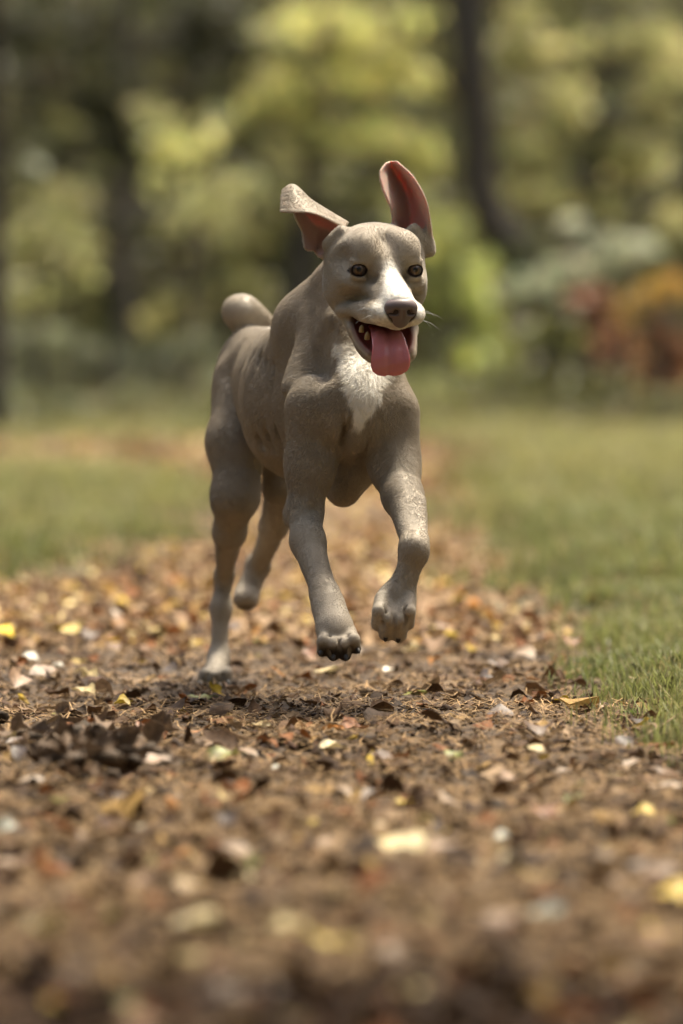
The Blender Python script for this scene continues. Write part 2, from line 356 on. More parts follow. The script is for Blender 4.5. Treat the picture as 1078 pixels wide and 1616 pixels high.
plant('edge_trunk_tree', 'dark trunk cut by the left edge of the picture', 'tree', 34, -12,
      [(-60,-40,120,60),(40,-90,90,50)], DG, 6, .09, trunk_pts=[(-12, 700), (-10, 480), (-13, 200), (-16, -200)])
plant('olive_bush', 'tall olive-green bush left of the dog\'s head', 'bush', 47, 360,
      [(380,370,70,50),(330,420,60,45),(430,330,60,50),(60,350,60,50),(60,430,60,50),(300,480,60,40),(400,440,60,40),(120,320,60,40),(440,250,60,40)], (.22,.21,.08), 7, .07)
plant('grey_green_thicket', 'low grey-green thicket behind the left verge', 'thicket', 42, 170,
      [(200,570,110,38),(90,600,90,35),(300,560,60,45),(50,540,60,45),(360,610,60,30),(230,620,90,25),(130,540,50,30),(20,620,50,25)], GG, 8, .05)
plant('spring_green_bush', 'bright green bush just right of the dog\'s head', 'bush', 44, 720,
      [(705,400,28,22,(.6,.6,.18)),(735,560,26,20,(.6,.6,.18)),(700,420,60,55),(725,575,65,40),(680,345,45,45),(755,480,60,50),(690,500,50,50),(790,560,50,40),(660,610,60,25)], (.34,.36,.11), 9, .06)
plant('pale_leaning_bough_shrub', 'grey-green shrub with level branches at the foot of the dark trunk', 'shrub', 40, 880,
      [(860,440,60,24),(920,420,50,25),(800,460,40,22),(900,352,18,13,PALE),(1010,385,38,18,(.4,.42,.3)),(960,400,50,25)], (.34,.35,.22), 10, .04)
plant('mixed_green_bush', 'mid green bush in front of the right-hand trees', 'bush', 39, 850,
      [(860,560,70,45),(820,600,60,30),(930,610,80,25),(880,510,60,30),(1000,610,70,25),(780,610,50,25)], (.14,.14,.045), 11, .05)
plant('red_brown_shrub', 'red-brown autumn shrub near the right edge', 'shrub', 38, 975,
      [(950,505,48,42),(985,550,55,40),(1060,545,55,48),(925,470,28,24),(1040,600,60,30)], (.22,.10,.045), 12, .04)
plant('orange_maple', 'small tree with vivid orange leaves at the right edge', 'tree', 37.5, 1040,
      [(1035,465,52,26),(1080,450,45,28),(1000,485,30,18)], (.46,.30,.075), 13, .04, depth=.7)
plant('left_sapling', 'sapling with thin olive foliage above the thicket at far left', 'sapling', 40, 60,
      [(50,262,15,11,PALE),(40,380,50,50,OL),(30,470,40,40,OL),(100,400,40,40)], OL, 14, .03)
for k_, (Y_, bx_, cl_, cc_) in enumerate([
    (36, 55, [(40,655,60,26),(95,640,45,24),(10,630,40,26)], (.12,.13,.06)), (38, 190, [(170,645,55,24),(235,655,50,20),(205,625,40,22)], (.16,.16,.08)),
    (35, 320, [(300,668,45,18),(350,650,45,24)], (.13,.14,.05)), (39, 700, [(690,640,45,20),(735,652,40,16),(700,615,30,20)], (.22,.23,.08)),
    (37, 830, [(810,655,50,18),(860,642,50,22)], (.12,.12,.045)), (36, 950, [(935,655,50,20),(985,645,45,24)], (.15,.13,.055)), (35, 1050, [(1040,660,45,24),(1078,640,40,30)], (.12,.11,.05))]):
    plant('fern_clump', ['dark ferns at far left where the verge meets the wood', 'grey-green ferns left of the dog at the wood edge', 'low dark ferns close behind the dog on the left', 'light green ferns right of the dog at the end of the path',
          'dark ferns below the dark leaning trunk', 'brownish ferns below the red-brown shrub', 'dark ferns below the orange maple at the right edge'][k_], 'fern', Y_, bx_, cl_, cc_, 60 + k_, .012, .04, group='ferns along the wood edge', depth=1.2)
# far-off wood: one dark mass of foliage with trunks lost in it
def far_wood():
    rng = np.random.default_rng(30); VV, CC = [], []
    for k in range(420):
        x = rng.uniform(-9, 9); y = rng.uniform(56, 74); z = rng.uniform(.2, 8.5)
        r = rng.uniform(.5, 1.1); g = vn2(x, z, .8, 40)
        c = np.array((.06, .058, .024)) * (1 - g) + np.array((.20, .19, .075)) * g
        v, cc = blades(np.array([x, y, z]), np.array([r, r, r*.8]), 110, .13, rng, c); VV.append(v); CC.append(cc)
    for k in range(2600):
        x = rng.uniform(-60, 60); y = rng.uniform(76, 100); z = rng.uniform(0, 16)
        v, cc = blades(np.array([x, y, z]), np.array([1.6, 1.6, 1.4]), 16, .6, rng, (.16, .155, .075)); VV.append(v); CC.append(cc)
    V = np.concatenate(VV); o = mesh_obj('far_woodland', V, np.arange(len(V)).reshape(-1, 4), crown_m, smooth=False)
    set_col(o.data, 'tint', np.concatenate(CC)); o['kind'] = 'stuff'
far_wood()

# oak added out of view: its crown shades the near stretch, blocks front sky
def shade_oak():
    rng = np.random.default_rng(77); base = np.array([2.9, 4.6, 0.0])
    root = bpy.data.objects.new('added_shade_oak', None); COL.objects.link(root); root.location = tuple(base)
    tag(root, 'unseen oak added beside the path, its crown put there to shade the leaf litter', 'tree')
    TV, TF, BV, BF, VV, CC = [], [], [], [], [], []
    pts = catmull_([base - (0, 0, .1), base + (.05, 0, 1.5), base + (-.05, .1, 3.2), base + (-.3, .1, 5.2), base + (-.4, .1, 6.6)], 12)
    tube(TV, TF, pts, np.linspace(.24, .07, 12), 14)
    for k in range(74):
        c = np.array([rng.uniform(-3.4, 4.6), rng.uniform(-4.5, 6.9), rng.uniform(4.2, 7.2)]); q = pts[rng.integers(5, 11)]
        tube(BV, BF, catmull_([q, (q + c) / 2 + (0, 0, .25), c], 6), .05 * np.linspace(1, .2, 6), 6)
        v, cc = blades(c, np.array([.75, .75, .4]), 330, .05, rng, (.10, .12, .035)); VV.append(v); CC.append(cc)
    mesh_obj('trunk', np.array(TV) - base, TF, bark_m.m, root); mesh_obj('limbs', np.array(BV) - base, BF, bark_m.m, root)
    VV = np.concatenate(VV) - base; o = mesh_obj('crown', VV, np.arange(len(VV)).reshape(-1, 4), crown_m, root, smooth=False)
    set_col(o.data, 'tint', np.concatenate(CC)); o['kind'] = 'stuff'
shade_oak()

def ring_wood():
    """the rest of the wood: it closes the view on every side of the path"""
    rng = np.random.default_rng(91); VV, CC = [], []
    for k in range(1500):
        a = rng.uniform(0, 2*np.pi); r = rng.uniform(15, 40); x, y = r * math.sin(a), 8 + r * math.cos(a)
        if y > 4 and abs(x) < .0667 * y + 4: continue
        if y > 30: continue
        z = rng.uniform(.3, 13); g = rng.random()
        v, cc = blades(np.array([x, y, z]), np.array([2.2, 2.2, 1.8]), 26, .5, rng, np.array((.07, .07, .028)) * (1 - g) + np.array((.15, .15, .05)) * g); VV.append(v); CC.append(cc)
    V = np.concatenate(VV); o = mesh_obj('surrounding_woodland', V, np.arange(len(V)).reshape(-1, 4), crown_m, smooth=False)
    set_col(o.data, 'tint', np.concatenate(CC)); o['kind'] = 'stuff'
ring_wood()
# ------------------------------------------------------------------ the running dog: a distance field meshed in one piece
def unit(v): v = np.asarray(v, float); return v / np.linalg.norm(v)

class Ell:                                   # ellipsoid with its own axes
    def __init__(s, c, r, R=None):
        s.c = np.array(c, float); s.r = np.array(r, float); s.R = np.eye(3) if R is None else np.array(R)
        s.bc, s.br = s.c, max(r)
    def d(s, p):
        q = (p - s.c) @ s.R.T
        k0 = np.linalg.norm(q / s.r, axis=1); k1 = np.linalg.norm(q / (s.r ** 2), axis=1) + 1e-9
        return k0 * (k0 - 1.0) / k1
class Cone:                                  # round cone, optionally flattened along one axis
    def __init__(s, a, b, ra, rb, flat=None, f=1.0):
        s.a, s.b, s.ra, s.rb = np.array(a, float), np.array(b, float), ra, rb
        s.flat = None if flat is None else unit(flat); s.f = f
        s.bc = (s.a + s.b) / 2; s.br = np.linalg.norm(s.a - s.b) / 2 + max(ra, rb) * max(1.0, f)
    def d(s, p):
        a, b = s.a, s.b
        if s.flat is not None:
            g = 1.0 / s.f - 1.0
            p = p + np.outer((p - s.bc) @ s.flat, s.flat) * g
            a = a + s.flat * ((a - s.bc) @ s.flat) * g; b = b + s.flat * ((b - s.bc) @ s.flat) * g
        ba = b - a; l2 = ba @ ba; rr = s.ra - s.rb; a2 = l2 - rr * rr; il2 = 1.0 / l2
        pa = p - a; y = pa @ ba; z = y - l2
        x2 = ((pa * l2 - np.outer(y, ba)) ** 2).sum(1); y2 = y * y * l2; z2 = z * z * l2
        k = np.sign(rr) * rr * rr * x2
        c1 = np.sign(z) * a2 * z2 > k; c2 = np.sign(y) * a2 * y2 < k
        d3 = (np.sqrt(np.maximum(x2 * a2 * il2, 0)) + y * rr) * il2 - s.ra
        d = np.where(c1, np.sqrt(np.maximum(x2 + z2, 0)) * il2 - s.rb, np.where(c2, np.sqrt(np.maximum(x2 + y2, 0)) * il2 - s.ra, d3))
        return d * (min(1.0, s.f) if s.flat is not None else 1.0)
class Sheet:                                 # thin curved sheet (ears)
    def __init__(s, rows, th, nu=26, nv=22):
        g = loft(rows, nu, nv); s.grid = g
        vs = g.reshape(-1, 3); fs = []
        for i in range(nu - 1):
            for j in range(nv - 1):
                k = i * nv + j; fs += [(k, k + 1, k + nv + 1), (k, k + nv + 1, k + nv)]
        s.t = BVHTree.FromPolygons([tuple(v) for v in vs], fs); s.th = th
        s.tv = np.repeat(np.linspace(0, 1, nu), nv)
        s.bc = vs.mean(0); s.br = np.linalg.norm(vs - s.bc, axis=1).max() + th
    def d(s, p):
        out = np.linalg.norm(p - s.bc, axis=1) - s.br + 0.02
        m = out < 0.025
        fn = s.t.find_nearest; nrm = np.zeros(m.sum())
        for i, q in enumerate(p[m].tolist()):
            nrm[i] = fn(q)[3]
        th = s.th
        out[m] = nrm - th
        return out
def catmull(P_, n):
    P_ = np.asarray(P_, float); m = len(P_)
    Q = np.vstack([2 * P_[0] - P_[1], P_, 2 * P_[-1] - P_[-2]])
    t = np.linspace(0, m - 1 - 1e-9, n); i = t.astype(int); f = (t - i)[:, None]
    a, b, c, d = Q[i], Q[i + 1], Q[i + 2], Q[i + 3]
    return 0.5 * (2 * b + (c - a) * f + (2 * a - 5 * b + 4 * c - d) * f ** 2 + (3 * b - a - 3 * c + d) * f ** 3)
def loft(rows, nu, nv):
    cs = [catmull(r, nu) for r in rows]                 # each row runs root -> tip
    g = np.zeros((nu, nv, 3))
    for i in range(nu): g[i] = catmull([c[i] for c in cs], nv)
    return g
def smin(a, b, k):
    h = np.maximum(k - np.abs(a - b), 0) / k
    return np.minimum(a, b) - h * h * k * 0.25
def smax(a, b, k): return -smin(-a, -b, k)

def surface(groups, bmin, bmax, h, relief=None):
    """groups: list of (k_join, [(op, prim, k)]); returns vertices, quads of the zero surface"""
    bmin = np.array(bmin); bmax = np.array(bmax); B = 8
    nb = np.ceil((bmax - bmin) / (h * B)).astype(int); n = nb * B + 1
    def field(p, cen, rad):
        tot = np.full(len(p), 0.5)
        for kj, items in groups:
            d = np.full(len(p), 0.5)
            for op, pr, k in items:
                if np.linalg.norm(pr.bc - cen) - pr.br > rad + 0.06: continue
                e = pr.d(p)
                d = smin(d, e, k) if op == '+' else smax(d, -e, k)
            tot = smin(tot, d, kj)
        if relief is not None: tot = tot + relief(p)
        return tot
    # coarse pass
    ci = np.stack(np.meshgrid(*[np.arange(k) for k in nb], indexing='ij'), -1).reshape(-1, 3)
    cc = bmin + (ci + 0.5) * B * h
    dc = np.empty(len(cc)); SB = 6
    key = (ci // SB) @ np.array([1, 1000, 1000000])
    for k in np.unique(key):
        m = key == k; c = cc[m].mean(0)
        dc[m] = field(cc[m], c, B * h * SB * 0.9)
    act = np.abs(dc) < B * h * 0.87 * 1.6 + 0.004
    D = np.full(n, 1.0, dtype=np.float32)
    inside = ci[dc < 0]
    for i, j, k in inside: D[i*B:i*B+B+1, j*B:j*B+B+1, k*B:k*B+B+1] = -1.0
    loc = np.stack(np.meshgrid(*[np.arange(B + 1)] * 3, indexing='ij'), -1).reshape(-1, 3)
    ai = ci[act]; key = (ai // 3) @ np.array([1, 1000, 1000000])
    order = np.argsort(key); ai = ai[order]; key = key[order]
    for k in np.unique(key):
        blk = ai[key == k]
        idx = (blk[:, None, :] * B + loc[None]).reshape(-1, 3)
        fl = np.unique((idx[:, 0] * n[1] + idx[:, 1]) * n[2] + idx[:, 2])
        idx = np.stack([fl // (n[1] * n[2]), (fl // n[2]) % n[1], fl % n[2]], -1)
        p = bmin + idx * h; c = (p.min(0) + p.max(0)) / 2; rad = np.linalg.norm(p.max(0) - c)
        D.ravel()[fl] = field(p, c, rad)
    # surface nets
    neg = D < 0
    s = [slice(0, -1), slice(1, None)]
    cnt = sum(neg[s[a], s[b], s[c]].astype(np.int8) for a in (0, 1) for b in (0, 1) for c in (0, 1))
    cell = (cnt > 0) & (cnt < 8)
    ijk = np.argwhere(cell); vid = np.full(cell.shape, -1, dtype=np.int32); vid[cell] = np.arange(len(ijk))
    acc = np.zeros((len(ijk), 3)); num = np.zeros(len(ijk))
    corners = [(a, b, c) for a in (0, 1) for b in (0, 1) for c in (0, 1)]
    val = {c: D[ijk[:, 0] + c[0], ijk[:, 1] + c[1], ijk[:, 2] + c[2]] for c in corners}
    for a in corners:
        for ax in range(3):
            if a[ax] == 0:
                b = list(a); b[ax] = 1; b = tuple(b)
                va, vb = val[a], val[b]; m = (va < 0) != (vb < 0)
                t = va[m] / (va[m] - vb[m])
                pt = np.tile(np.array(a, float), (m.sum(), 1)); pt[:, ax] = t
                acc[m] += pt; num[m] += 1
    V = bmin + (ijk + acc / num[:, None]) * h
    F = []
    for ax in range(3):
        sl0 = [slice(1, -1)] * 3; sl1 = [slice(1, -1)] * 3
        sl0[ax] = slice(0, -1); sl1[ax] = slice(1, None)
        n0, n1 = neg[tuple(sl0)], neg[tuple(sl1)]
        e = np.argwhere(n0 != n1); flip = n0[n0 != n1]
        off = np.array([1, 1, 1]); off[ax] = 0; e = e + off
        u, v = (ax + 1) % 3, (ax + 2) % 3
        def cid(du, dv):
            q = e.copy(); q[:, u] -= du; q[:, v] -= dv
            return vid[q[:, 0], q[:, 1], q[:, 2]]
        q = np.stack([cid(1, 1), cid(0, 1), cid(0, 0), cid(1, 0)], -1)
        q[~flip] = q[~flip][:, ::-1]
        F.append(q)
    F = np.concatenate(F)
    F = F[(F >= 0).all(1)]
    return V, F

def relax(V, F, it=2, w=0.5):
    for _ in range(it):
        acc = np.zeros_like(V); num = np.zeros(len(V))
        for a, b in ((0, 1), (1, 2), (2, 3), (3, 0)):
            np.add.at(acc, F[:, a], V[F[:, b]]); np.add.at(acc, F[:, b], V[F[:, a]])
            np.add.at(num, F[:, a], 1); np.add.at(num, F[:, b], 1)
        V = V * (1 - w) + acc / np.maximum(num, 1)[:, None] * w
    return V

# head frame: x to the photo's right, y along the muzzle, z up
YAW, HPITCH = math.radians(15), math.radians(12)
HF = np.array([math.sin(YAW) * math.cos(HPITCH), -math.cos(YAW) * math.cos(HPITCH), -math.sin(HPITCH)])
HR = np.array([math.cos(YAW), math.sin(YAW), 0.0])
HU = np.cross(HF, HR)
HO = P(612, 427, 7.98)
HM = np.stack([HR, HF, HU])                  # rows: head axes in world
def H(x, y, z): return HO + (np.array([x, y, z]) * 0.001) @ HM
def tilt(deg):                               # head frame pitched by deg about its x axis
    a = math.radians(deg); R = np.array([[1, 0, 0], [0, math.cos(a), math.sin(a)], [0, -math.sin(a), math.cos(a)]])
    return R @ HM
def hell(x, y, z, rx, ry, rz, t=0, yawd=0):
    R = tilt(t)
    if yawd:
        a = math.radians(yawd); R = np.array([[math.cos(a), math.sin(a), 0], [-math.sin(a), math.cos(a), 0], [0, 0, 1]]) @ R
    return Ell(H(x, y, z), (rx * .001, ry * .001, rz * .001), R)
def hcone(a, b, ra, rb): return Cone(H(*a), H(*b), ra * .001, rb * .001)
def mm(px, Y): return px * Y / FPX
def pell(px, py, Y, rx, ry, rz):             # radii in photo pixels, ry in mm of depth
    return Ell(P(px, py, Y), (mm(rx, Y), ry * .001, mm(rz, Y)), BODYR)
def pcone(a, b, ra, rb, **k): return Cone(P(*a), P(*b), mm(ra, a[2]), mm(rb, b[2]), **k)
byaw = math.radians(14)
BODYR = np.array([[math.cos(byaw), math.sin(byaw), 0], [-math.sin(byaw), math.cos(byaw), 0], [0, 0, 1]])

def sym(f): return [f(-1), f(1)]
EYEX, EYEY, EYEZ = 45, -9, 0
#--HEAD
head = []
def hadd(pr, k=.02): head.append(('+', pr, k))
hadd(hell(0, -78, 2, 68, 76, 54))
hadd(hell(0, -66, 30, 54, 48, 27), .02)
for s in (-1, 1):
    hadd(hell(s*30, -34, 26, 30, 34, 30), .018)
    hadd(hell(s*57, -76, -20, 22, 44, 48), .022)
    hadd(hell(s*52, -66, -46, 26, 40, 30), .02)
    hadd(hell(s*47, -36, -20, 20, 34, 14, -8, -s*12), .02)
    hadd(hell(s*40, -18, 18, 17, 12, 6, 0, -s*22), .02)
hadd(hell(0, -26, 4, 22, 30, 20), .02)
hadd(hcone((0, -18, -6), (0, 76, -36), 21, 18), .018)
hadd(hcone((0, -30, -44), (0, 66, -52), 40, 28), .02)
for s in (-1, 1):
    hadd(hell(s*24, 60, -55, 22, 32, 19, -2, s*8), .007)
    hadd(hell(s*35, 24, -61, 18, 38, 17, 4, s*22), .010)
    hadd(hell(s*54, -20, -67, 11, 30, 10, 16, s*24), .010)
    hadd(hell(s*22, 30, -34, 9, 34, 8, -12, s*10), .012)
    head.append(('-', hell(s*53, 2, -41, 15, 22, 2.4, 14, s*32), .009))      # smile crease over the lip
    head.append(('-', hell(s*27, 6, -12, 5, 10, 5, 0, s*20), .012))          # hollow at the inner eye
    head.append(('-', hell(s*72, -26, 14, 14, 24, 12), .02))                 # temple
head.append(('-', hell(0, -2, 44, 4, 26, 6), .03))
for s in (-1, 1):                                        # sockets, then lids with an almond opening
    e = H(s*EYEX, EYEY, EYEZ)
    head.append(('-', Ell(e, (.0140,)*3), .008))
    head.append(('+', Ell(e, (.0146,)*3), .003))
    head.append(('-', Ell(e, (.0122,)*3), .001))
    head.append(('-', hell(s*(EYEX+.5), EYEY+10, EYEZ+.5, 11.8, 14, 10.4), .002))
    head.append(('+', hell(s*(EYEX+1), EYEY+1, EYEZ+14, 14, 8, 3.0, 0, -s*20), .006))
    head.append(('+', hell(s*(EYEX+1), EYEY+1, EYEZ-13.5, 13, 8, 2.6, 0, -s*20), .006))
jaw = []
def jadd(pr, k=.012): jaw.append(('+', pr, k))
for s in (-1, 1):
    jadd(hcone((s*56, -60, -66), (s*50, -8, -96), 14, 6))
    jadd(hcone((s*50, -8, -93), (s*28, 42, -118), 6, 5), .006)
    jadd(hcone((s*28, 42, -118), (-2, 58, -130), 5, 8), .008)
    jadd(hell(s*30, 0, -110, 15, 44, 11, -26), .02)
jadd(hell(0, 0, -118, 40, 54, 10, -26), .02)
jadd(hell(0, -60, -100, 42, 42, 28, -20), .03)
jaw.append(('-', hell(-4, 8, -93, 42, 64, 18, -26), .006))
#--BODY
body = []
def badd(pr, k=.04): body.append(('+', pr, k))
badd(pcone((571, 440, 8.24), (557, 600, 8.175), 64, 74), .03)      # neck
badd(pcone((535, 462, 8.27), (495, 525, 8.34), 50, 62), .02)
badd(pell(500, 520, 8.31, 56, 100, 64), .03)
badd(pell(560, 646, 8.165, 82, 84, 68), .05)
badd(pell(517, 628, 8.33, 78, 120, 132))
badd(pell(470, 632, 8.44, 90, 130, 124))
badd(pell(442, 622, 8.57, 68, 120, 104))
badd(pell(428, 600, 8.68, 58, 110, 82))
badd(pell(400, 588, 8.77, 56, 90, 70))
badd(pell(541, 738, 8.24, 32, 90, 62), .025)
badd(pell(572, 712, 8.23, 32, 80, 50), .025)                        # keel
body.append(('-', pell(583, 718, 8.08, 20, 72, 46), .02))
body.append(('-', pell(536, 735, 8.08, 10, 50, 46), .022))
body.append(('-', pell(436, 660, 8.25, 11, 34, 110), .025))
body.append(('-', pell(398, 690, 8.58, 9, 50, 70), .02))
badd(pell(556, 655, 8.115, 58, 42, 50), .06)
# shoulder blade, neck cords, hollows beside them, ribs
badd(pcone((500, 505, 8.25), (462, 612, 8.17), 13, 17), .03)
badd(pcone((528, 505, 8.15), (556, 648, 8.105), 12, 11), .025)
badd(pcone((628, 520, 8.14), (580, 648, 8.105), 12, 11), .025)
body.append(('-', pell(506, 566, 8.125, 15, 34, 50), .035))
body.append(('-', pell(545, 700, 8.075, 5, 30, 30), .02))
for i_ in range(4):
    body.append(('-', pcone((402 + i_ * 13, 560 + i_ * 6, 8.42 - i_ * .03), (398 + i_ * 15, 690 + i_ * 8, 8.42 - i_ * .03), 1.2, 1.2), .022))
body.append(('-', pcone((352, 640, 8.62), (356, 745, 8.60), 4, 5), .03))
# tail
badd(pcone((424, 530, 8.86), (382, 493, 8.80), 26, 30), .02)
def leg(root_k, *segs):
    out = []
    for i, sg in enumerate(segs):
        k = root_k if i == 0 else (sg[-1] if isinstance(sg[-1], float) and len(sg) == 5 else .02)
        out.append(('+', pcone(*sg[:4]), k))
    return out
# fore leg on the photo's left
fl = leg(.05, ((497, 645, 8.13), (490, 735, 8.125), 47, 34, .04), ((490, 735, 8.125), (482, 800, 8.12), 34, 26, .03),
         ((480, 812, 8.12), (486, 855, 8.07), 27, 24, .02), ((486, 855, 8.07), (513, 940, 7.97), 24, 19.5, .02),
         ((513, 940, 7.97), (526, 985, 7.92), 19.5, 22, .02))
fl += [('+', pell(461, 812, 8.17, 13, 22, 22), .02),
       ('+', pell(530, 1000, 7.90, 25, 26, 24), .02),
       ('+', pcone((520, 960, 7.945), (528, 990, 7.91), 23, 24), .02)]
for (a, b, c, d, r) in ((514, 1000, 509, 1028, 10.5), (527, 1004, 526, 1034, 11.5), (541, 1004, 545, 1034, 11.5), (553, 998, 562, 1024, 10)):
    fl += [('+', pcone((a, b, 7.90), ((a+c)/2, (b+d)/2 - 2, 7.868), r, r), .006), ('+', pcone(((a+c)/2, (b+d)/2 - 2, 7.868), (c, d, 7.875), r, r*.85), .004)]
for (a, b, c, d_, y0) in ((520, 998, 518, 1046, 7.862), (535, 996, 536, 1050, 7.856), (549, 996, 554, 1046, 7.860)):
    fl.append(('-', Cone(P(a, b, y0 + .008), P(c, d_, y0 + .003), .0022, .0050), .004))
fl += [('-', pell(497, 802, 8.085, 9, 9, 5), .016), ('+', pcone((522, 930, 7.962), (527, 985, 7.905), 5, 6), .012), ('+', pcone((512, 940, 7.962), (517, 990, 7.905), 5, 6), .012)]
# fore leg on the photo's right
fr = leg(.05, ((612, 650, 8.145), (622, 735, 8.12), 50, 35, .04), ((622, 735, 8.12), (636, 785, 8.06), 34, 28, .03),
         ((636, 785, 8.06), (653, 862, 7.93), 28, 16.5, .02), ((654, 862, 7.93), (654, 872, 7.93), 16.5, 17, .02),
         ((652, 880, 7.93), (630, 940, 7.93), 17, 22, .02))
fr += [('+', pell(656, 864, 7.925, 14, 16, 14), .02), ('+', pell(622, 957, 7.93, 33, 25, 34), .02)]
for (a, b, c, d, r) in ((603, 945, 597, 985, 11.5), (616, 955, 610, 1000, 12.5), (634, 955, 630, 1002, 12.5), (645, 945, 643, 984, 11)):
    fr += [('+', pcone((a, b, 7.912), ((a+c)/2, (b+d)/2, 7.888), r, r*1.05), .006), ('+', pcone(((a+c)/2, (b+d)/2, 7.888), (c, d, 7.905), r*1.05, r), .004)]
for (a, b, c, d_, y0) in ((611, 940, 602, 1012, 7.872), (624, 945, 619, 1020, 7.868), (640, 940, 638, 1010, 7.872)):
    fr.append(('-', Cone(P(a, b, y0 + .012), P(c, d_, y0 + .008), .0020, .0050), .004))
fr += [('+', pcone((660, 790, 8.03), (667, 850, 7.94), 9, 8), .015)]
# planted hind leg
hl = leg(.05, ((388, 600, 8.74), (373, 700, 8.66), 52, 42, .04), ((373, 700, 8.66), (372, 785, 8.62), 42, 32, .03),
         ((370, 785, 8.62), (361, 840, 8.68), 31, 23, .03), ((361, 840, 8.68), (354, 905, 8.84), 23, 12, .02),
         ((354, 905, 8.85), (348, 960, 8.84), 13, 14, .02), ((348, 960, 8.84), (345, 1040, 8.82), 14, 13, .02),
         ((345, 1040, 8.82), (338, 1064, 8.76), 16, 19, .02))
hl += [('+', pell(352, 912, 8.87, 14, 18, 20), .015)]
for (a, b, c, d, r) in ((328, 1060, 319, 1077, 9.5), (336, 1062, 332, 1080, 10), (346, 1062, 346, 1080, 10), (355, 1058, 358, 1076, 9.5)):
    hl += [('+', pcone((a, b, 8.75), ((a+c)/2, (b+d)/2-4, 8.70), r, r), .006), ('+', pcone(((a+c)/2, (b+d)/2-4, 8.70), (c, d, 8.70), r, r*.85), .004)]
for (a, b, c, d_) in ((331, 1056, 325, 1086), (342, 1058, 339, 1090), (351, 1056, 353, 1086)):
    hl.append(('-', Cone(P(a, b, 8.70), P(c, d_, 8.675), .0016, .0034), .004))
# lifted hind leg
hr = leg(.05, ((432, 610, 8.78), (445, 700, 8.70), 44, 38, .04), ((445, 700, 8.70), (444, 770, 8.70), 36, 26, .03),
         ((444, 770, 8.70), (432, 830, 8.82), 26, 20, .02), ((432, 830, 8.82), (408, 893, 8.98), 19, 15, .02),
         ((408, 893, 8.98), (390, 935, 8.96), 16, 19, .02))
hr += [('+', pell(388, 945, 8.94, 20, 28, 18), .012), ('+', pell(402, 890, 9.0, 14, 18, 16), .015)]
# ears
th = .0019
ear_l = Sheet([[P(542, 358, 8.07), P(515, 345, 8.04), P(490, 336, 8.02), P(465, 335, 8.02), P(443, 334, 8.04)],
               [P(548, 352, 8.10), P(516, 333, 8.09), P(490, 316, 8.08), P(464, 293, 8.08), P(446, 303, 8.08)],
               [P(536, 372, 8.14), P(508, 360, 8.15), P(486, 346, 8.14), P(463, 315, 8.12), P(450, 300, 8.10)],
               [P(520, 398, 8.08), P(504, 405, 8.06), P(496, 396, 8.09), P(482, 392, 8.06), P(478, 366, 8.08), P(468, 345, 8.07), P(452, 300, 8.10)]], th)
ear_r = Sheet([[P(622, 362, 8.08), P(617, 330, 8.07), P(604, 298, 8.07), P(600, 272, 8.08), P(610, 257, 8.10)],
               [P(645, 376, 8.12), P(646, 330, 8.13), P(638, 297, 8.14), P(624, 270, 8.13), P(617, 256, 8.11)],
               [P(678, 400, 8.10), P(679, 360, 8.07), P(672, 318, 8.06), P(652, 280, 8.07), P(626, 255, 8.10)]], th)
ears = [('+', ear_l, .004), ('+', ear_r, .004),
        ('+', hcone((-74, -92, 24), (-56, -84, 46), 9, 9), .02), ('+', hcone((84, -86, 16), (62, -84, 50), 9, 9), .024),
        ('+', pcone((680, 398, 8.08), (676, 385, 8.08), 6, 6), .01)]
groups = [(.03, body), (.016, fl), (.016, fr), (.009, hl), (.02, hr), (.010, head), (.008, jaw), (.014, ears)]
VOX = 0.0023
def snoise(p, f, seed):
    q = p * f + seed; return (np.sin(q[:, 0] + 1.7 * np.sin(q[:, 1] * .8 + seed)) * np.sin(q[:, 1] + 1.3 * np.sin(q[:, 2] * .9)) * np.sin(q[:, 2] + 1.5 * np.sin(q[:, 0] * .7 + 2)))
def hide_relief(p):
    """slack skin and muscle under the coat: a few millimetres of relief, less on the head"""
    r = np.linalg.norm(p - H(0, -30, -30), axis=1); w = np.clip((r - .10) / .08, 0, 1) * (p[:, 2] < .70)
    amp = .0004 + .0018 * w
    low = np.clip((p[:, 2] - .12) / .2, .35, 1)
    amp = amp * (p[:, 2] < .74)
    return -amp * low * np.sin(p[:, 0] * 55 + 2 * np.sin(p[:, 2] * 17)) * np.sin(p[:, 2] * 24 + 1.5 * np.sin(p[:, 1] * 31)) * np.cos(p[:, 1] * 40 + p[:, 2] * 9)
dogV, dogF = surface(groups, (-0.27, 7.82, -0.012), (0.17, 9.08, 0.90), VOX, hide_relief)
dogV = relax(dogV, dogF, 1, .5)
print('dog verts', len(dogV))
def to_head(p): return (p - HO) @ HM.T * 1000.0
def sstep(a, b, x):
    t = np.clip((x - a) / (b - a), 0, 1); return t * t * (3 - 2 * t)
def vnoise(p, sc, seed=0):
    """cheap smooth value noise, vectorised"""
    q = p * sc + seed * 17.3; i = np.floor(q).astype(np.int64); f = q - i; f = f * f * (3 - 2 * f)
    def hsh(a, b, c):
        n = (a * 73856093) ^ (b * 19349663) ^ (c * 83492791) ^ (seed * 2654435)
        n = (n ^ (n >> 13)) * 1274126177 & 0x7fffffff
        return ((n ^ (n >> 16)) & 0xffff) / 65535.0
    r = 0
    for a in (0, 1):
        for b in (0, 1):
            for c in (0, 1):
                w = (f[:, 0] if a else 1 - f[:, 0]) * (f[:, 1] if b else 1 - f[:, 1]) * (f[:, 2] if c else 1 - f[:, 2])
                r = r + w * hsh(i[:, 0] + a, i[:, 1] + b, i[:, 2] + c)
    return r
def to_px(p): return CX + p[:, 0] / p[:, 1] * FPX, 808 - FPX * np.tan(np.arctan((p[:, 2] - CAMH) / p[:, 1]) + PITCH)

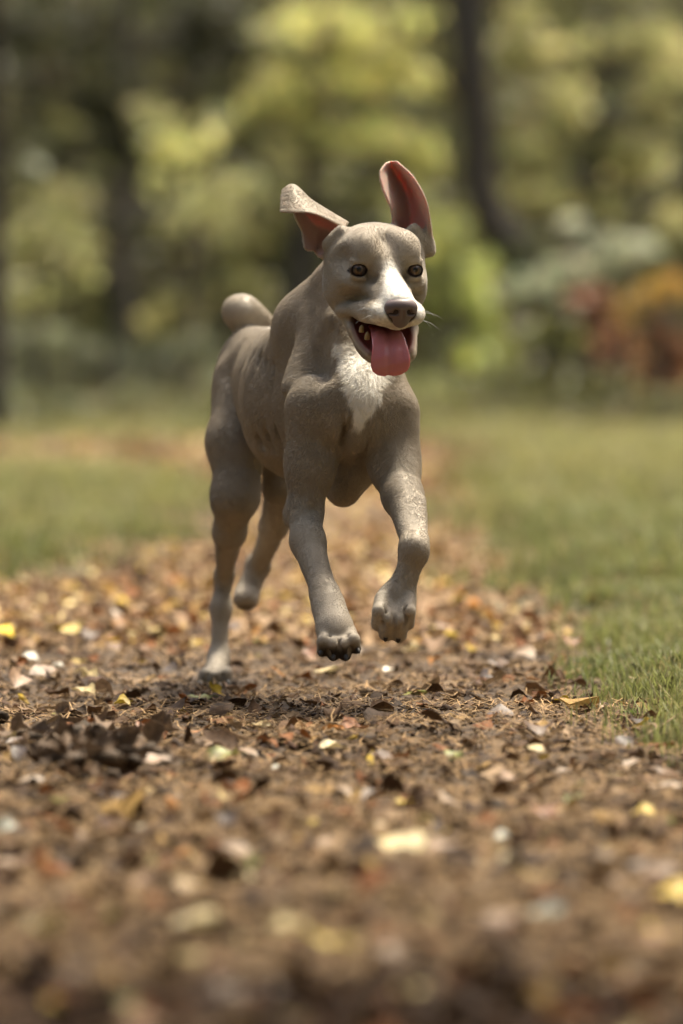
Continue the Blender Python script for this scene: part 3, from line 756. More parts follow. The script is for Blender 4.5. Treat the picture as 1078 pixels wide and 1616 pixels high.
TAUPE = np.array([.365, .310, .245]); WHITE = np.array([.86, .82, .75]); SKIN = np.array([.42, .28, .24])
def ear_side(p, sheet):
    out = np.zeros(len(p)); w = np.zeros(len(p)); tt = np.zeros(len(p))
    m = np.linalg.norm(p - sheet.bc, axis=1) < sheet.br + .01
    idx = np.nonzero(m)[0]; fn = sheet.t.find_nearest
    for i in idx:
        loc, nrm, fi, dist = fn(p[i].tolist())
        w[i] = dist; q = p[i] - np.array(loc); out[i] = q @ np.array(nrm); tt[i] = 1
    ear = np.where(tt > 0, 1 - sstep(.0035, .008, w), 0)
    return ear, out
def coat(p, nrm):
    """albedo, hair length (m), ear weight for points of the body"""
    n = len(p); h = to_head(p); px, py = to_px(p)
    n1 = vnoise(p, 28, 1); n2 = vnoise(p, 90, 2); n3 = vnoise(p, 300, 3)
    c = TAUPE * (0.86 + .16 * n1 + .08 * n2 + .05 * n3)[:, None]
    ln = .0048 + .0014 * n1
    near = np.linalg.norm(p - H(0, -20, -40), axis=1)
    hd = 1 - sstep(.12, .15, near)
    # head coat: a little lighter on top, short hair
    ln = ln * (1 - hd) + hd * .0027
    x, y, z = h[:, 0], h[:, 1], h[:, 2]; ax = np.abs(x)
    wob = (n2 - .5) * 9 + (n3 - .5) * 5
    bw = np.interp(y, [-14, -4, 10, 30, 50, 70, 95], [0, 3, 10, 16, 22, 32, 45])
    topz = z - np.interp(y, [-30, 90], [-12, -52])
    blaze = sstep(6, -6, ax + wob - bw) * sstep(-14, -2, topz + wob) * sstep(-2, 16, y + wob * .8) * (.62 + .38 * sstep(.25, .6, n2 + .4 * n3))
    muz = sstep(38, 66, y + wob * 1.3 - 10 * (ax > 20)) * sstep(-90, -82, z) * (.45 + .45 * sstep(.3, .7, n2 * .6 + n3 * .5))
    chin = .7 * sstep(44, 52, y + wob) * sstep(-128, -136, z)
    lips = sstep(10, 45, y + wob) * .45 * sstep(-52, -66, z) * sstep(-90, -82, z)
    wh = np.clip(np.maximum.reduce([blaze, muz, chin, lips]), 0, 1) * (near < .19) * (y > -40)
    # chest patch
    yy = np.array([535, 552, 600, 640, 668, 690]); L = np.array([528, 524, 540, 553, 561, 565]); R = np.array([616, 618, 612, 594, 576, 568])
    lo = np.interp(py, yy, L); hi = np.interp(py, yy, R); w2 = (n2 - .5) * 14 + (n3 - .5) * 8
    ch = sstep(-4, 4, np.minimum(px - lo, hi - px) + w2) * (p[:, 1] < 8.22) * sstep(535, 550, py) * sstep(690, 672, py) * (z < -95) * ((y < -10) | (z < -150))
    wh = np.maximum(wh, ch)
    ln = np.where(ch > .4, .0075, ln)
    c = c * (1 - wh)[:, None] + WHITE * (0.92 + .12 * n3)[:, None] * wh[:, None]
    # light falling on the curled tail, put into the coat as a paler patch
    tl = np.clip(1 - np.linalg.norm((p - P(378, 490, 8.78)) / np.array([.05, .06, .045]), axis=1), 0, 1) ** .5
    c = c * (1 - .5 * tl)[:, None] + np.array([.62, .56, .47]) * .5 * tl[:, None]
    # bare leather under the nose
    q = np.sqrt((x / 25) ** 2 + ((y - 86) / 17) ** 2 + ((z + 48) / 19) ** 2); nb = sstep(1.12, .98, q)
    c = c * (1 - nb)[:, None] + np.array([.05, .035, .033]) * nb[:, None]; ln = np.where(q < 1.06, 0, ln)
    # eye rims
    for s in (-1, 1):
        q = np.hypot((x - s * (EYEX+1)) / 12.5, (z - EYEZ + 1) / 8.0)
        rim = sstep(1.35, 1.05, q) * (y > -25)
        c = c * (1 - rim)[:, None] + np.array([.045, .032, .026]) * rim[:, None]
        ln = np.where(q < 1.3, 0, ln) * np.where((q < 1.9) & (y > -25), .6, 1)
    # mouth lining and lips
    q = np.linalg.norm(np.stack([(x + 4), (y - 8), (z + 93)], -1) @ np.array([[1, 0, 0], [0, math.cos(.454), -math.sin(.454)], [0, math.sin(.454), math.cos(.454)]]).T / np.array([44, 66, 21]), axis=1)
    m = sstep(1.09, .99, q) * (z < -66)
    c = c * (1 - m)[:, None] + np.array([.20, .060, .050]) * m[:, None]
    lipedge = sstep(1.25, 1.08, q) * (1 - m) * (z < -60)
    c = c * (1 - .8 * lipedge)[:, None] + np.array([.20, .11, .09]) * .8 * lipedge[:, None]
    ln = np.where(q < 1.2, 0, ln)
    # ears
    ear = np.zeros(n)
    for sh, sgn in ((ear_l, EAR_SIGN[0]), (ear_r, EAR_SIGN[1])):
        e, side = ear_side(p, sh)
        inner = e * sstep(0, .001, side * sgn)
        c = c * (1 - .8 * inner)[:, None] + SKIN * .8 * inner[:, None]
        ear = np.maximum(ear, e * (.35 if sh is ear_l else 1.0)); ln = ln * (1 - .45 * e) * (1 - 1.0 * inner)
    # legs: short hair, darker between the toes and under them
    leg_ = sstep(760, 840, py); ln = ln * (1 - .45 * leg_) * (1 - .5 * sstep(925, 960, py))
    pad = sstep(.25, -.45, nrm[:, 2] + (n2 - .5) * .3) * np.maximum(sstep(1008, 1030, py) * (p[:, 1] < 8.2), sstep(1068, 1080, py))
    pad = np.maximum(pad, sstep(-.2, -.7, nrm[:, 2]) * sstep(945, 965, py) * (p[:, 1] > 8.5) * (py < 990))
    c = c * (1 - pad)[:, None] + np.array([.035, .028, .024]) * pad[:, None]
    ln = np.where(pad > .4, 0, ln)
    return np.clip(c, 0, 1), ln, ear
EAR_SIGN = (-1, 1)

def vertex_normals(V, F):
    fn = np.cross(V[F[:, 2]] - V[F[:, 0]], V[F[:, 3]] - V[F[:, 1]]); N = np.zeros_like(V)
    for i in range(4): np.add.at(N, F[:, i], fn)
    return N / (np.linalg.norm(N, axis=1)[:, None] + 1e-12), fn

def make_dog():
    rng = np.random.default_rng(4)
    root = bpy.data.objects.new('running_dog', None); COL.objects.link(root)
    root.location = (-.12, 8.45, 0)
    tag(root, 'taupe short haired dog with white blaze and chest running along the leaf strewn path', 'dog')
    def part(o, parent=None):
        o.parent = parent or root
        if parent is None: o.location = tuple(-np.array(root.location))
        return o
    vn, fn = vertex_normals(dogV, dogF)
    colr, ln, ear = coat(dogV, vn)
    m = NT('dog_skin')
    a = m.n('ShaderNodeAttribute', {'attribute_name': 'coat'}); e = m.n('ShaderNodeAttribute', {'attribute_name': 'ear'})
    tc = m.n('ShaderNodeTexCoord')
    nz = m.n('ShaderNodeTexNoise', Scale=420.0, Detail=4.0); m.l(tc.outputs['Object'], nz.inputs['Vector'])
    nz2 = m.n('ShaderNodeTexNoise', Scale=60.0, Detail=3.0); m.l(tc.outputs['Object'], nz2.inputs['Vector'])
    ad = m.n('ShaderNodeMath', {'operation': 'ADD'}, _0=nz.outputs[0], _1=nz2.outputs[0])
    bp = m.n('ShaderNodeBump', Strength=.35, Distance=.0015, Height=ad.outputs[0])
    b = m.n('ShaderNodeBsdfPrincipled', Base_Color=a.outputs['Color'], Roughness=.62, Normal=bp.outputs[0])
    b.inputs['Specular IOR Level'].default_value = .15
    b.inputs['Subsurface Radius'].default_value = (1.0, .25, .15); b.inputs['Subsurface Scale'].default_value = .010
    m.l(e.outputs['Fac'], b.inputs['Subsurface Weight'])
    skin = m.surf(b.outputs[0])
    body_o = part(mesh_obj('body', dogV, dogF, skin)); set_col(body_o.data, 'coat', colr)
    at = body_o.data.attributes.new('ear', 'FLOAT', 'POINT'); at.data.foreach_set('value', (ear * .55).astype(np.float32))
    # --- short hair as strands
    area = np.linalg.norm(fn, axis=1) * .5
    mid = dogV[dogF].mean(1); lnf = ln[dogF].min(1)
    view = (np.array([0, 0, CAMH]) - mid); facing = (unit_rows(fn) * unit_rows(view)).sum(1)
    wgt = area * (lnf > 0) * np.interp(facing, [-1, -.35, -.1], [.25, .35, 1.0]) * (1 + 1.2 * (lnf < .006))
    NH = 340000
    fi = rng.choice(len(dogF), NH, p=wgt / wgt.sum())
    u, v = rng.random((2, NH)); q = dogV[dogF[fi]]
    pt = (q[:, 0] * ((1-u)*(1-v))[:, None] + q[:, 1] * (u*(1-v))[:, None] + q[:, 2] * (u*v)[:, None] + q[:, 3] * ((1-u)*v)[:, None])
    vq = vn[dogF[fi]]; nr = unit_rows((vq[:, 0] * ((1-u)*(1-v))[:, None] + vq[:, 1] * (u*(1-v))[:, None] + vq[:, 2] * (u*v)[:, None] + vq[:, 3] * ((1-u)*v)[:, None]))
    cf = colr[dogF[fi]].mean(1) * (0.86 + .18 * rng.random((NH, 1)) + .10 * vnoise(pt, 170, 21)[:, None])
    L = lnf[fi] * (.7 + .6 * rng.random(NH))
    hq = to_head(pt); near = np.linalg.norm(pt - H(0, -20, -40), axis=1); hd = (1 - sstep(.12, .16, near))[:, None]
    flow_b = np.tile(np.array([-.18, .62, -.55]), (NH, 1))
    px, py = to_px(pt); lg = sstep(680, 800, py)[:, None]
    flow_b = flow_b * (1 - lg) + np.array([0, .1, -1.0]) * lg
    ht = np.stack([hq[:, 0] * .8, hq[:, 1] - 95 , hq[:, 2] + 38], -1); flow_h = unit_rows(ht) @ HM
    eu = np.maximum(ear[dogF[fi]].mean(1), 0)[:, None]
    flow = flow_b * (1 - hd) + flow_h * hd
    flow = flow + .15 * (np.stack([vnoise(pt, 130, 17), vnoise(pt, 130, 18), vnoise(pt, 130, 19)], -1) - .5) + .5 * np.stack([vnoise(pt, 40, 7) - .5, vnoise(pt, 40, 8) - .5, vnoise(pt, 40, 9) - .5], -1)
    flow = flow - nr * (flow * nr).sum(1)[:, None]; flow = unit_rows(flow)
    flow = flow * (1 - .0 * eu)
    rnd = rng.normal(0, .05, (NH, 3))
    d1 = unit_rows(flow + nr * .42 + rnd); d2 = unit_rows(flow + nr * .06 + rnd)
    pts = np.stack([pt - nr * .0006, pt + d1 * (L * .45)[:, None], pt + d1 * (L * .45)[:, None] + d2 * (L * .55)[:, None]], 1).astype(np.float32)
    wk = []                                                        # whiskers
    for s in (-1, 1):
        for k in range(6):
            a = H(s * rng.uniform(34, 42), rng.uniform(45, 80), rng.uniform(-70, -48)); d = unit(s * HR * 1.0 + HF * rng.uniform(-.5, .3) + HU * rng.uniform(-.5, .2)); l_ = rng.uniform(.018, .034)
            wk.append([a, a + d * l_ * .5, a + d * l_ - HU * .006])
    wk = np.array(wk, dtype=np.float32); pts = np.concatenate([pts, wk]); cf = np.concatenate([cf, np.full((len(wk), 3), .3)]); NH += len(wk)
    hc = bpy.data.hair_curves.new('short_hair'); hc.add_curves([3] * NH)
    hc.attributes['position'].data.foreach_set('vector', pts.ravel())
    ra = hc.attributes.get('radius') or hc.attributes.new('radius', 'FLOAT', 'POINT')
    ra.data.foreach_set('value', np.tile(np.array([.00028, .00024, .00006], dtype=np.float32), NH))
    ca = hc.attributes.new('coat', 'FLOAT_COLOR', 'CURVE'); c4 = np.ones((NH, 4), dtype=np.float32); c4[:, :3] = np.clip(cf, 0, 1); ca.data.foreach_set('color', c4.ravel())
    hm = NT('dog_hair'); a = hm.n('ShaderNodeAttribute', {'attribute_name': 'coat'})
    b = hm.n('ShaderNodeBsdfPrincipled', Base_Color=a.outputs['Color'], Roughness=.38); b.inputs['Specular IOR Level'].default_value = .55; b.inputs['Sheen Weight'].default_value = .15; b.inputs['Sheen Roughness'].default_value = .3
    t = hm.n('ShaderNodeBsdfTranslucent', Color=a.outputs['Color']); mx = hm.n('ShaderNodeMixShader', Fac=.25, _1=b.outputs[0], _2=t.outputs[0])
    hc.materials.append(hm.surf(mx.outputs[0]))
    ho = bpy.data.objects.new('short_hair', hc); COL.objects.link(ho); part(ho); ho['kind'] = 'stuff'
    # --- nose
    ng = [(.004, [('+', hell(0, 86, -40, 26, 16, 15), .006), ('+', hell(0, 88, -56, 15, 10, 17), .010),
                  ('+', hell(-15, 86, -46, 10, 10, 11), .006), ('+', hell(15, 86, -46, 10, 10, 11), .006),
                  ('-', hell(-10.5, 101, -46, 4.6, 10, 4.4), .003), ('-', hell(10.5, 101, -46, 4.6, 10, 4.4), .003),
                  ('-', hell(-18, 97, -49.5, 7, 6, 1.6), .003), ('-', hell(18, 97, -49.5, 7, 6, 1.6), .003),
                  ('-', hell(0, 103, -56, 1.2, 5, 12), .003)])]
    c0 = H(0, 88, -46); nv, nf = surface(ng, c0 - .036, c0 + .036, .0011); nv = relax(nv, nf, 1)
    nm = NT('nose_leather'); tc = nm.n('ShaderNodeTexCoord')
    vo = nm.n('ShaderNodeTexVoronoi', Scale=700.0); nm.l(tc.outputs['Object'], vo.inputs['Vector'])
    bp = nm.n('ShaderNodeBump', Strength=.5, Distance=.0004, Height=vo.outputs['Distance'])
    b = nm.n('ShaderNodeBsdfPrincipled', Base_Color=(.135, .095, .090, 1), Roughness=.36, Normal=bp.outputs[0]); nm.surf(b.outputs[0])
    part(mesh_obj('nose', nv, nf, nm.m))
    # --- eyes
    for s in (-1, 1):
        em = NT('eye'); tc = em.n('ShaderNodeTexCoord'); sx = em.n('ShaderNodeSeparateXYZ'); em.l(tc.outputs['Object'], sx.inputs[0])
        cb = em.n('ShaderNodeCombineXYZ', X=sx.outputs[0], Y=sx.outputs[1]); le = em.n('ShaderNodeVectorMath', {'operation': 'LENGTH'}, _0=cb.outputs[0])
        ns = em.n('ShaderNodeTexNoise', Scale=900.0, Detail=3.0); em.l(tc.outputs['Object'], ns.inputs['Vector'])
        mr = em.n('ShaderNodeMapRange', Value=le.outputs['Value'], From_Max=.0114)
        cr = em.n('ShaderNodeValToRGB', Fac=mr.outputs[0]); el = cr.color_ramp.elements
        el[0].position = 0; el[0].color = (.004, .003, .003, 1); el[1].position = 1; el[1].color = (.05, .035, .03, 1)
        for pos, col in ((.30, (.004, .003, .003, 1)), (.35, (.09, .046, .020, 1)), (.55, (.14, .078, .034, 1)), (.64, (.05, .03, .018, 1)), (.72, (.06, .04, .035, 1))):
            x_ = el.new(pos); x_.color = col
        mxx = em.n('ShaderNodeMix', {'data_type': 'RGBA', 'blend_type': 'MULTIPLY'}, Factor=.5); em.l(cr.outputs[0], mxx.inputs[6]); em.l(ns.outputs['Color'], mxx.inputs[7])
        b = em.n('ShaderNodeBsdfPrincipled', Base_Color=mxx.outputs[2], Roughness=.3); b.inputs['Specular IOR Level'].default_value = .2; b.inputs['Coat Weight'].default_value = .55; b.inputs['Coat Roughness'].default_value = .03
        em.surf(b.outputs[0])
        bm = bmesh.new(); bmesh.ops.create_uvsphere(bm, u_segments=32, v_segments=24, radius=.0119)
        for vv in bm.verts:
            r = math.hypot(vv.co.x, vv.co.y)
            if vv.co.z > 0 and r < .0065: vv.co.z += .0011 * (1 - (r / .0065) ** 2)
        me = bpy.data.meshes.new('eye'); bm.to_mesh(me); bm.free(); me.materials.append(em.m)
        for pl in me.polygons: pl.use_smooth = True
        o = bpy.data.objects.new('eye', me); COL.objects.link(o); o.parent = root
        o.location = tuple(H(s * EYEX, EYEY, EYEZ) - np.array(root.location))
        g = Vector((.12 + .06 * s, -1, -.03)); o.rotation_euler = g.to_track_quat('Z', 'Y').to_euler()
    # --- tongue
    cl = catmull([(-4, -10, -92), (-6, 25, -91), (-10, 55, -94), (-13, 78, -104), (-14, 89, -120), (-14, 90, -136), (-14, 86, -147)], 40)
    wd = np.interp(np.linspace(0, 1, 40), [0, .3, .5, .68, .78, .87, .95, 1], [20, 26, 28, 31, 31.5, 28, 20, 6])
    V = []; nseg = 32; sm_ = lambda i: min(1, max(0, (i - 8) / 14))
    for i in range(40):
        tg = unit(cl[min(i+1, 39)] - cl[max(i-1, 0)]); sd_ = np.array([1., 0, 0]); up = unit(np.cross(sd_, tg)) 
        for k in range(nseg):
            a = 2 * math.pi * k / nseg; xx = math.cos(a); zz = math.sin(a)
            th_ = 5.0 * min(1, wd[i] / 12)
            gr = -3.6 * math.exp(-(xx / .13) ** 2) * (zz > 0) * min(1, wd[i] / 22) + 1.2 * math.sin(i * 1.1 + xx * 3) * .25
            edge = 4.5 * (abs(xx) ** 3) * sm_(i) + 1.0 * math.sin(xx * 5 + i * .35) * (abs(xx) > .5)
            V.append(H(*(cl[i] + sd_ * xx * wd[i] + up * (zz * th_ + gr + edge))))
    F = [(i*nseg+k, i*nseg+(k+1) % nseg, (i+1)*nseg+(k+1) % nseg, (i+1)*nseg+k) for i in range(39) for k in range(nseg)]
    F.append(tuple(range(nseg))); F.append(tuple(range(39*nseg, 40*nseg))[::-1])
    tm = NT('tongue_flesh'); tc = tm.n('ShaderNodeTexCoord'); vo = tm.n('ShaderNodeTexNoise', Scale=500.0, Detail=3.0); tm.l(tc.outputs['Object'], vo.inputs['Vector'])
    bp = tm.n('ShaderNodeBump', Strength=.5, Distance=.0008, Height=vo.outputs[0])
    b = tm.n('ShaderNodeBsdfPrincipled', Base_Color=(.52, .175, .19, 1), Roughness=.2, Normal=bp.outputs[0])
    b.inputs['Subsurface Weight'].default_value = .5; b.inputs['Subsurface Radius'].default_value = (1, .3, .25); b.inputs['Subsurface Scale'].default_value = .006
    tm.surf(b.outputs[0]); part(mesh_obj('tongue', V, F, tm.m))
    # --- teeth
    em = NT('tooth_enamel'); b = em.n('ShaderNodeBsdfPrincipled', Base_Color=(.33, .235, .11, 1), Roughness=.4); em.surf(b.outputs[0])
    def spike(name, a, b_, r, mat, bend=(0, 0, 0)):
        a, b_ = np.array(a, float), np.array(b_, float); ax_ = unit(b_ - a); u_ = unit(np.cross(ax_, [.3, .2, 1])); w_ = np.cross(ax_, u_); V = []; F = []
        for i in range(7):
            t = i / 6; c = a + (b_ - a) * t + np.array(bend) * t * (1 - t); rr = r * (1 - t ** 4.5) + r * .05
            for k in range(10): V.append(c + (u_ * math.cos(k * .6283) + w_ * math.sin(k * .6283)) * rr)
        for i in range(6):
            for k in range(10): F.append((i*10+k, i*10+(k+1) % 10, (i+1)*10+(k+1) % 10, (i+1)*10+k))
        F.append(tuple(range(60, 70)))
        return part(mesh_obj(name, V, F, mat))
    for (x_, y_, z_, r, l) in ((-45, 18, -90, 3.9, 8), (-39, 31, -99, 4.0, 9), (28, 44, -128, 3.6, 6)):
        spike('tooth', H(x_ + 3, y_, z_ - 4), H(x_ + 3, y_ + 1, z_ + l), r * .001, em.m)
    # --- claws
    cm_ = NT('claw_horn'); b = cm_.n('ShaderNodeBsdfPrincipled', Base_Color=(.040, .032, .027, 1), Roughness=.65); cm_.surf(b.outputs[0])
    for (x_, y_, Y_, dx) in ((507, 1033, 7.862, -2), (526, 1040, 7.858, 0), (546, 1040, 7.858, 1), (564, 1029, 7.862, 3)):
        spike('claw', P(x_, y_ - 5, Y_ + .006), P(x_ + dx, y_ + 2, Y_ - .003), .0036, cm_.m)
    for (x_, y_, Y_) in ((596, 994, 7.90), (609, 1011, 7.895), (629, 1013, 7.895), (643, 994, 7.90)):
        spike('claw', P(x_, y_ - 6, Y_), P(x_ - 1, y_ + 2, Y_ + .004), .0034, cm_.m)
    for (x_, y_) in ((316, 1080), (331, 1083), (347, 1083), (360, 1079)):
        spike('claw', P(x_, y_ - 3, 8.68), P(x_, y_ + 3, 8.665), .0042, cm_.m)
    return root
def unit_rows(v): return v / (np.linalg.norm(v, axis=1)[:, None] + 1e-12)
make_dog()
# ------------------------------------------------------------------ single leaves, twigs and clods that the photograph lets one point at
single_m = leaf_mat('single_leaf', .15, .5)
def path_pt(px, py):
    Y = CAMH * FPX / (py - HOR); p = P(px, py, Y)
    for _ in range(3):
        z = float(ground_h(np.array([p[0]]), np.array([Y]))[0]); Y = (CAMH - z) * FPX / (py - HOR); p = P(px, py, Y)
    p[2] = z; return p
def one_leaf(px, py, w, tone, kind, label, rng, turn=None, tiltv=.16, group='leaves lying on the path'):
    p = path_pt(px, py); L = w * p[1] / FPX * (1.12 if py < 1280 else 1.35); col = np.array(PAL[tone]) * 1.12
    rows = 7; v = make_leaf_verts(kind, L, rng.normal(.2, .45), rng.uniform(-.3, .8), rng.normal(0, .3), rng, rows)
    a = rng.normal(math.pi / 2, .5) if turn is None else turn
    R = np.array(Matrix.Rotation(a, 3, 'Z') @ Matrix.Rotation(rng.normal(0, tiltv), 3, 'Y')) ; v = v @ R.T
    tx = rng.uniform(.12, .38)                                     # leaning on the litter, mostly toward the light side of the path
    v = v @ np.array(Matrix.Rotation(tx, 3, 'X')).T
    v[:, 2] += -v[:, 2].min() + .008
    # stalk
    t0 = v[1].copy(); d = v[1] - v[4]; d = d / (np.linalg.norm(d) + 1e-9); s1 = t0 + d * L * .22; e = np.array([0, 0, .0009])
    V = np.vstack([v, t0 - e, t0 + e, s1 + e - (0, 0, .002), s1 - e - (0, 0, .002)])
    F = LF + [(21, 22, 23, 24)]
    o = mesh_obj('fallen_leaf', V, F, single_m); o.location = tuple(p)
    c = np.tile(col, (len(V), 1)) * rng.uniform(.85, 1.1); edge = np.zeros(len(V)); edge[[0, 2, 3, 5, 15, 17, 18, 20]] = 1
    spots = rng.random(len(V)) < .15
    c = c * (1 - .35 * edge[:, None] * rng.random((len(V), 1))); c[spots] *= .6; c[[1, 4, 7, 10, 13, 16]] *= .88; c[21:] = col * .6
    set_col(o.data, 'tint', c); tag(o, label, 'leaf', group); return o
NOTABLE = [
 (410, 1161, 46, 'cream', 'narrow', 'pale curled leaf in the sharp band below the dog\'s hanging paws'),
 (522, 1190, 34, 'cream', 'round', 'small cream leaf standing on edge below the dog, near the middle'),
 (348, 1211, 52, 'olive green', 'ovate', 'flat olive-green leaf below and right of the planted hind paw'),
 (131, 1104, 40, 'cream', 'ovate', 'cream leaf lying flat left of the planted hind paw'),
 (192, 1123, 26, 'yellow', 'round', 'small bright yellow leaf left of the planted hind paw'),
 (173, 1161, 24, 'ochre', 'ovate', 'small upright ochre leaf above the dark leaf clump'),
 (45, 1052, 30, 'white', 'round', 'white leaf by the left edge, upper one of the white pair'),
 (66, 1075, 46, 'pinkish tan', 'ovate', 'long pinkish leaf by the left edge below the white one'),
 (90, 1060, 20, 'white', 'round', 'tiny white leaf right of the white leaf by the left edge'),
 (110, 1005, 32, 'yellow', 'ovate', 'blurred yellow leaf at upper left of the path'),
 (230, 1033, 26, 'russet', 'lobed', 'russet leaf standing upright behind and left of the hind paw'),
 (125, 1054, 20, 'yellow', 'round', 'tiny yellow leaf below the blurred yellow leaf at left'),
 (315, 1112, 36, 'olive green', 'narrow', 'greenish cream leaf just under the planted hind paw'),
 (515, 1072, 40, 'cream', 'ovate', 'cream leaf between the planted hind paw and the raised front paw'),
 (655, 1036, 40, 'cream', 'lobed', 'pale ragged leaf just below the dog\'s right-hand front paw'),
 (612, 1067, 17, 'white', 'round', 'tiny white leaf right of the toes of the lower front paw'),
 (852, 1170, 52, 'brown', 'lobed', 'large brown curled leaf at right in the sharp band'),
 (893, 1237, 48, 'tan', 'narrow', 'long tan leaf at right below the large brown one'),
 (716, 1211, 36, 'olive green', 'ovate', 'dull olive leaf in the sharp band right of the middle'),
 (845, 1197, 34, 'cream', 'narrow', 'thin cream leaf just below the large brown one'),
 (905, 1277, 40, 'olive green', 'ovate', 'olive leaf below the long tan leaf at right'),
 (1018, 1299, 32, 'yellow', 'round', 'round yellow leaf near the right edge'),
 (1050, 1258, 52, 'tan', 'narrow', 'tan strip of a leaf touching the grass at the right edge'),
 (962, 1026, 27, 'white', 'round', 'white leaf lying in the grass edge at right'),
 (912, 1072, 36, 'orange', 'ovate', 'orange leaf lying just below the grass edge at right'),
 (895, 1052, 30, 'pale grey', 'narrow', 'pale grey leaf between the orange leaf and the grass'),
 (1010, 1083, 30, 'ochre', 'lobed', 'ochre leaf at the foot of the grass near the right edge'),
 (640, 1285, 38, 'yellow', 'lobed', 'yellow leaf standing upright in the middle foreground'),
 (600, 1328, 34, 'ochre', 'ovate', 'ochre leaf below and left of the upright yellow one'),
 (630, 1367, 72, 'cream', 'ovate', 'broad cream leaf, blurred, in the middle foreground'),
 (805, 1387, 42, 'cream', 'round', 'rounded cream leaf beside the dark crooked stick'),
 (408, 1411, 58, 'cream', 'ovate', 'broad pale leaf next to the green sprout in the foreground'),
 (295, 1427, 52, 'ochre', 'round', 'ochre leaf in the blurred foreground left of the green sprout'),
 (130, 1432, 40, 'ochre', 'ovate', 'ochre leaf in the blurred foreground near the left side'),
 (8, 1328, 34, 'pale grey', 'round', 'whitish leaf cut by the left edge of the picture'),
 (170, 1307, 46, 'ochre', 'narrow', 'ochre leaf below the dark leaf clump'),
 (218, 1324, 26, 'pale grey', 'round', 'small bluish-pale leaf right of the ochre one below the clump'),
 (76, 1268, 42, 'tan', 'ovate', 'tan leaf directly below the dark leaf clump'),
 (48, 1246, 40, 'tan', 'narrow', 'narrow tan leaf at left, tucked under the clump'),
 (490, 1313, 22, 'yellow', 'round', 'small yellow leaf in the foreground left of the middle'),
 (438, 1226, 22, 'pale grey', 'round', 'tiny pale grey leaf below the curled pale one'),
 (795, 1340, 34, 'pale grey', 'ovate', 'pale grey leaf right of the crooked stick'),
 (568, 1415, 32, 'pinkish tan', 'ovate', 'small pinkish leaf below the broad cream leaf'),
 (315, 1478, 66, 'cream', 'ovate', 'cream leaf blurred low in the picture, left of middle'),
 (545, 1520, 90, 'yellow', 'lobed', 'large yellow leaf, strongly blurred, at the bottom middle'),
 (855, 1462, 62, 'pale grey', 'ovate', 'pale grey-green blurred leaf at lower right'),
 (1070, 1442, 54, 'yellow', 'round', 'yellow leaf cut by the right edge, low in the picture'),
 (1040, 1412, 76, 'pinkish tan', 'narrow', 'long pinkish leaf near the right edge, low in the picture'),
 (450, 1494, 54, 'cream', 'round', 'cream blurred leaf between two others at the bottom middle'),
 (20, 1387, 62, 'pinkish tan', 'ovate', 'pinkish leaf by the left edge in the blurred foreground'),
 (245, 1214, 46, 'pinkish tan', 'lobed', 'pinkish-brown leaf right of the dark leaf clump'),
 (305, 1166, 34, 'orange', 'narrow', 'burnt orange leaf below the hind paw'),
 (285, 1272, 36, 'brown', 'ovate', 'brown leaf between the clump and the middle foreground'),
 (515, 1352, 50, 'pinkish tan', 'ovate', 'pinkish tan leaf left of the broad cream leaf'),
 (65, 1489, 56, 'cream', 'ovate', 'cream leaf strongly blurred near the bottom left corner'),
 (60, 1028, 26, 'ochre', 'lobed', 'ochre leaf at far left beyond the white ones'),
 (760, 1382, 36, 'ochre', 'ovate', 'ochre leaf lying against the crooked stick'),
 (970, 1240, 34, 'cream', 'narrow', 'thin pale leaf right of the long tan leaf'),
]
def leaves():
    rng = np.random.default_rng(5)
    for (px, py, w, tone, kind, label) in NOTABLE: one_leaf(px, py, w, tone, kind, label, rng)
    bands = [(1120, 1260, 'in the sharp band'), (1265, 1400, 'just before the sharp band'), (1405, 1600, 'in the blurred foreground'), (985, 1095, 'beyond the dog\'s paws')]
    nth = ['leftmost', 'second', 'third', 'fourth', 'fifth', 'sixth']
    taken = [(a[0], a[1]) for a in NOTABLE]
    for (y0, y1, where) in bands:
        for tone, cnt in (('brown', 5), ('russet', 3), ('tan', 4), ('dark brown', 4), ('pinkish tan', 3)):
            spots = []
            while len(spots) < cnt:
                px, py = rng.uniform(15, 1060), rng.uniform(y0, y1)
                p = path_pt(px, py)
                if path_in(np.array([p[0]]), np.array([p[1]]))[0] < .05: continue
                if min(math.hypot((px - a) / 1.6, (py - b) * 1.3) for a, b in taken) < 26: continue
                if abs(px - 340) < 60 and 1040 < py < 1110: continue
                spots.append((px, py)); taken.append((px, py))
            spots.sort()
            for i, (px, py) in enumerate(spots):
                first = 'leftmost' if i == 0 else nth[i] + ' from the left'
                one_leaf(px, py, rng.uniform(34, 50) * (1 + (py - 1100) / 1300), tone, KINDS[rng.integers(4)],
                         '%s leaf, %s of %s larger ones %s' % (tone, first, {5: 'five', 4: 'four', 3: 'three'}[cnt], where), rng, turn=rng.uniform(0, 6.28), tiltv=.25)
leaves()
def stick(pts, r, label, name='twig', col=(.07, .048, .032), cat='twig'):
    rng = np.random.default_rng(int(pts[0][0])); V, F = [], []
    q = []
    for (px, py, up) in pts:
        p = path_pt(px, py); p[2] += up + r * .8; q.append(p)
    q = catmull_(q, 14); o0 = q[0].copy(); q = q + rng.normal(0, r * .35, q.shape)
    tube(V, F, q, r * np.linspace(1, .55, 14) * rng.uniform(.8, 1.15, 14), 7)
    b = len(V); side = q[6] + np.array([.02, .015, .012]); tube(V, F, [q[6], (q[6] + side) / 2 + (0, .002, .002), side], [r * .6, r * .45, r * .25], 5)
    o = mesh_obj(name, np.array(V) - o0, F, litter_m); o.location = tuple(o0); set_col(o.data, 'tint', np.tile(np.array(col), (len(V), 1)) * rng.uniform(.7, 1.2, (len(V), 1)))
    tag(o, label, cat, 'twigs on the path')
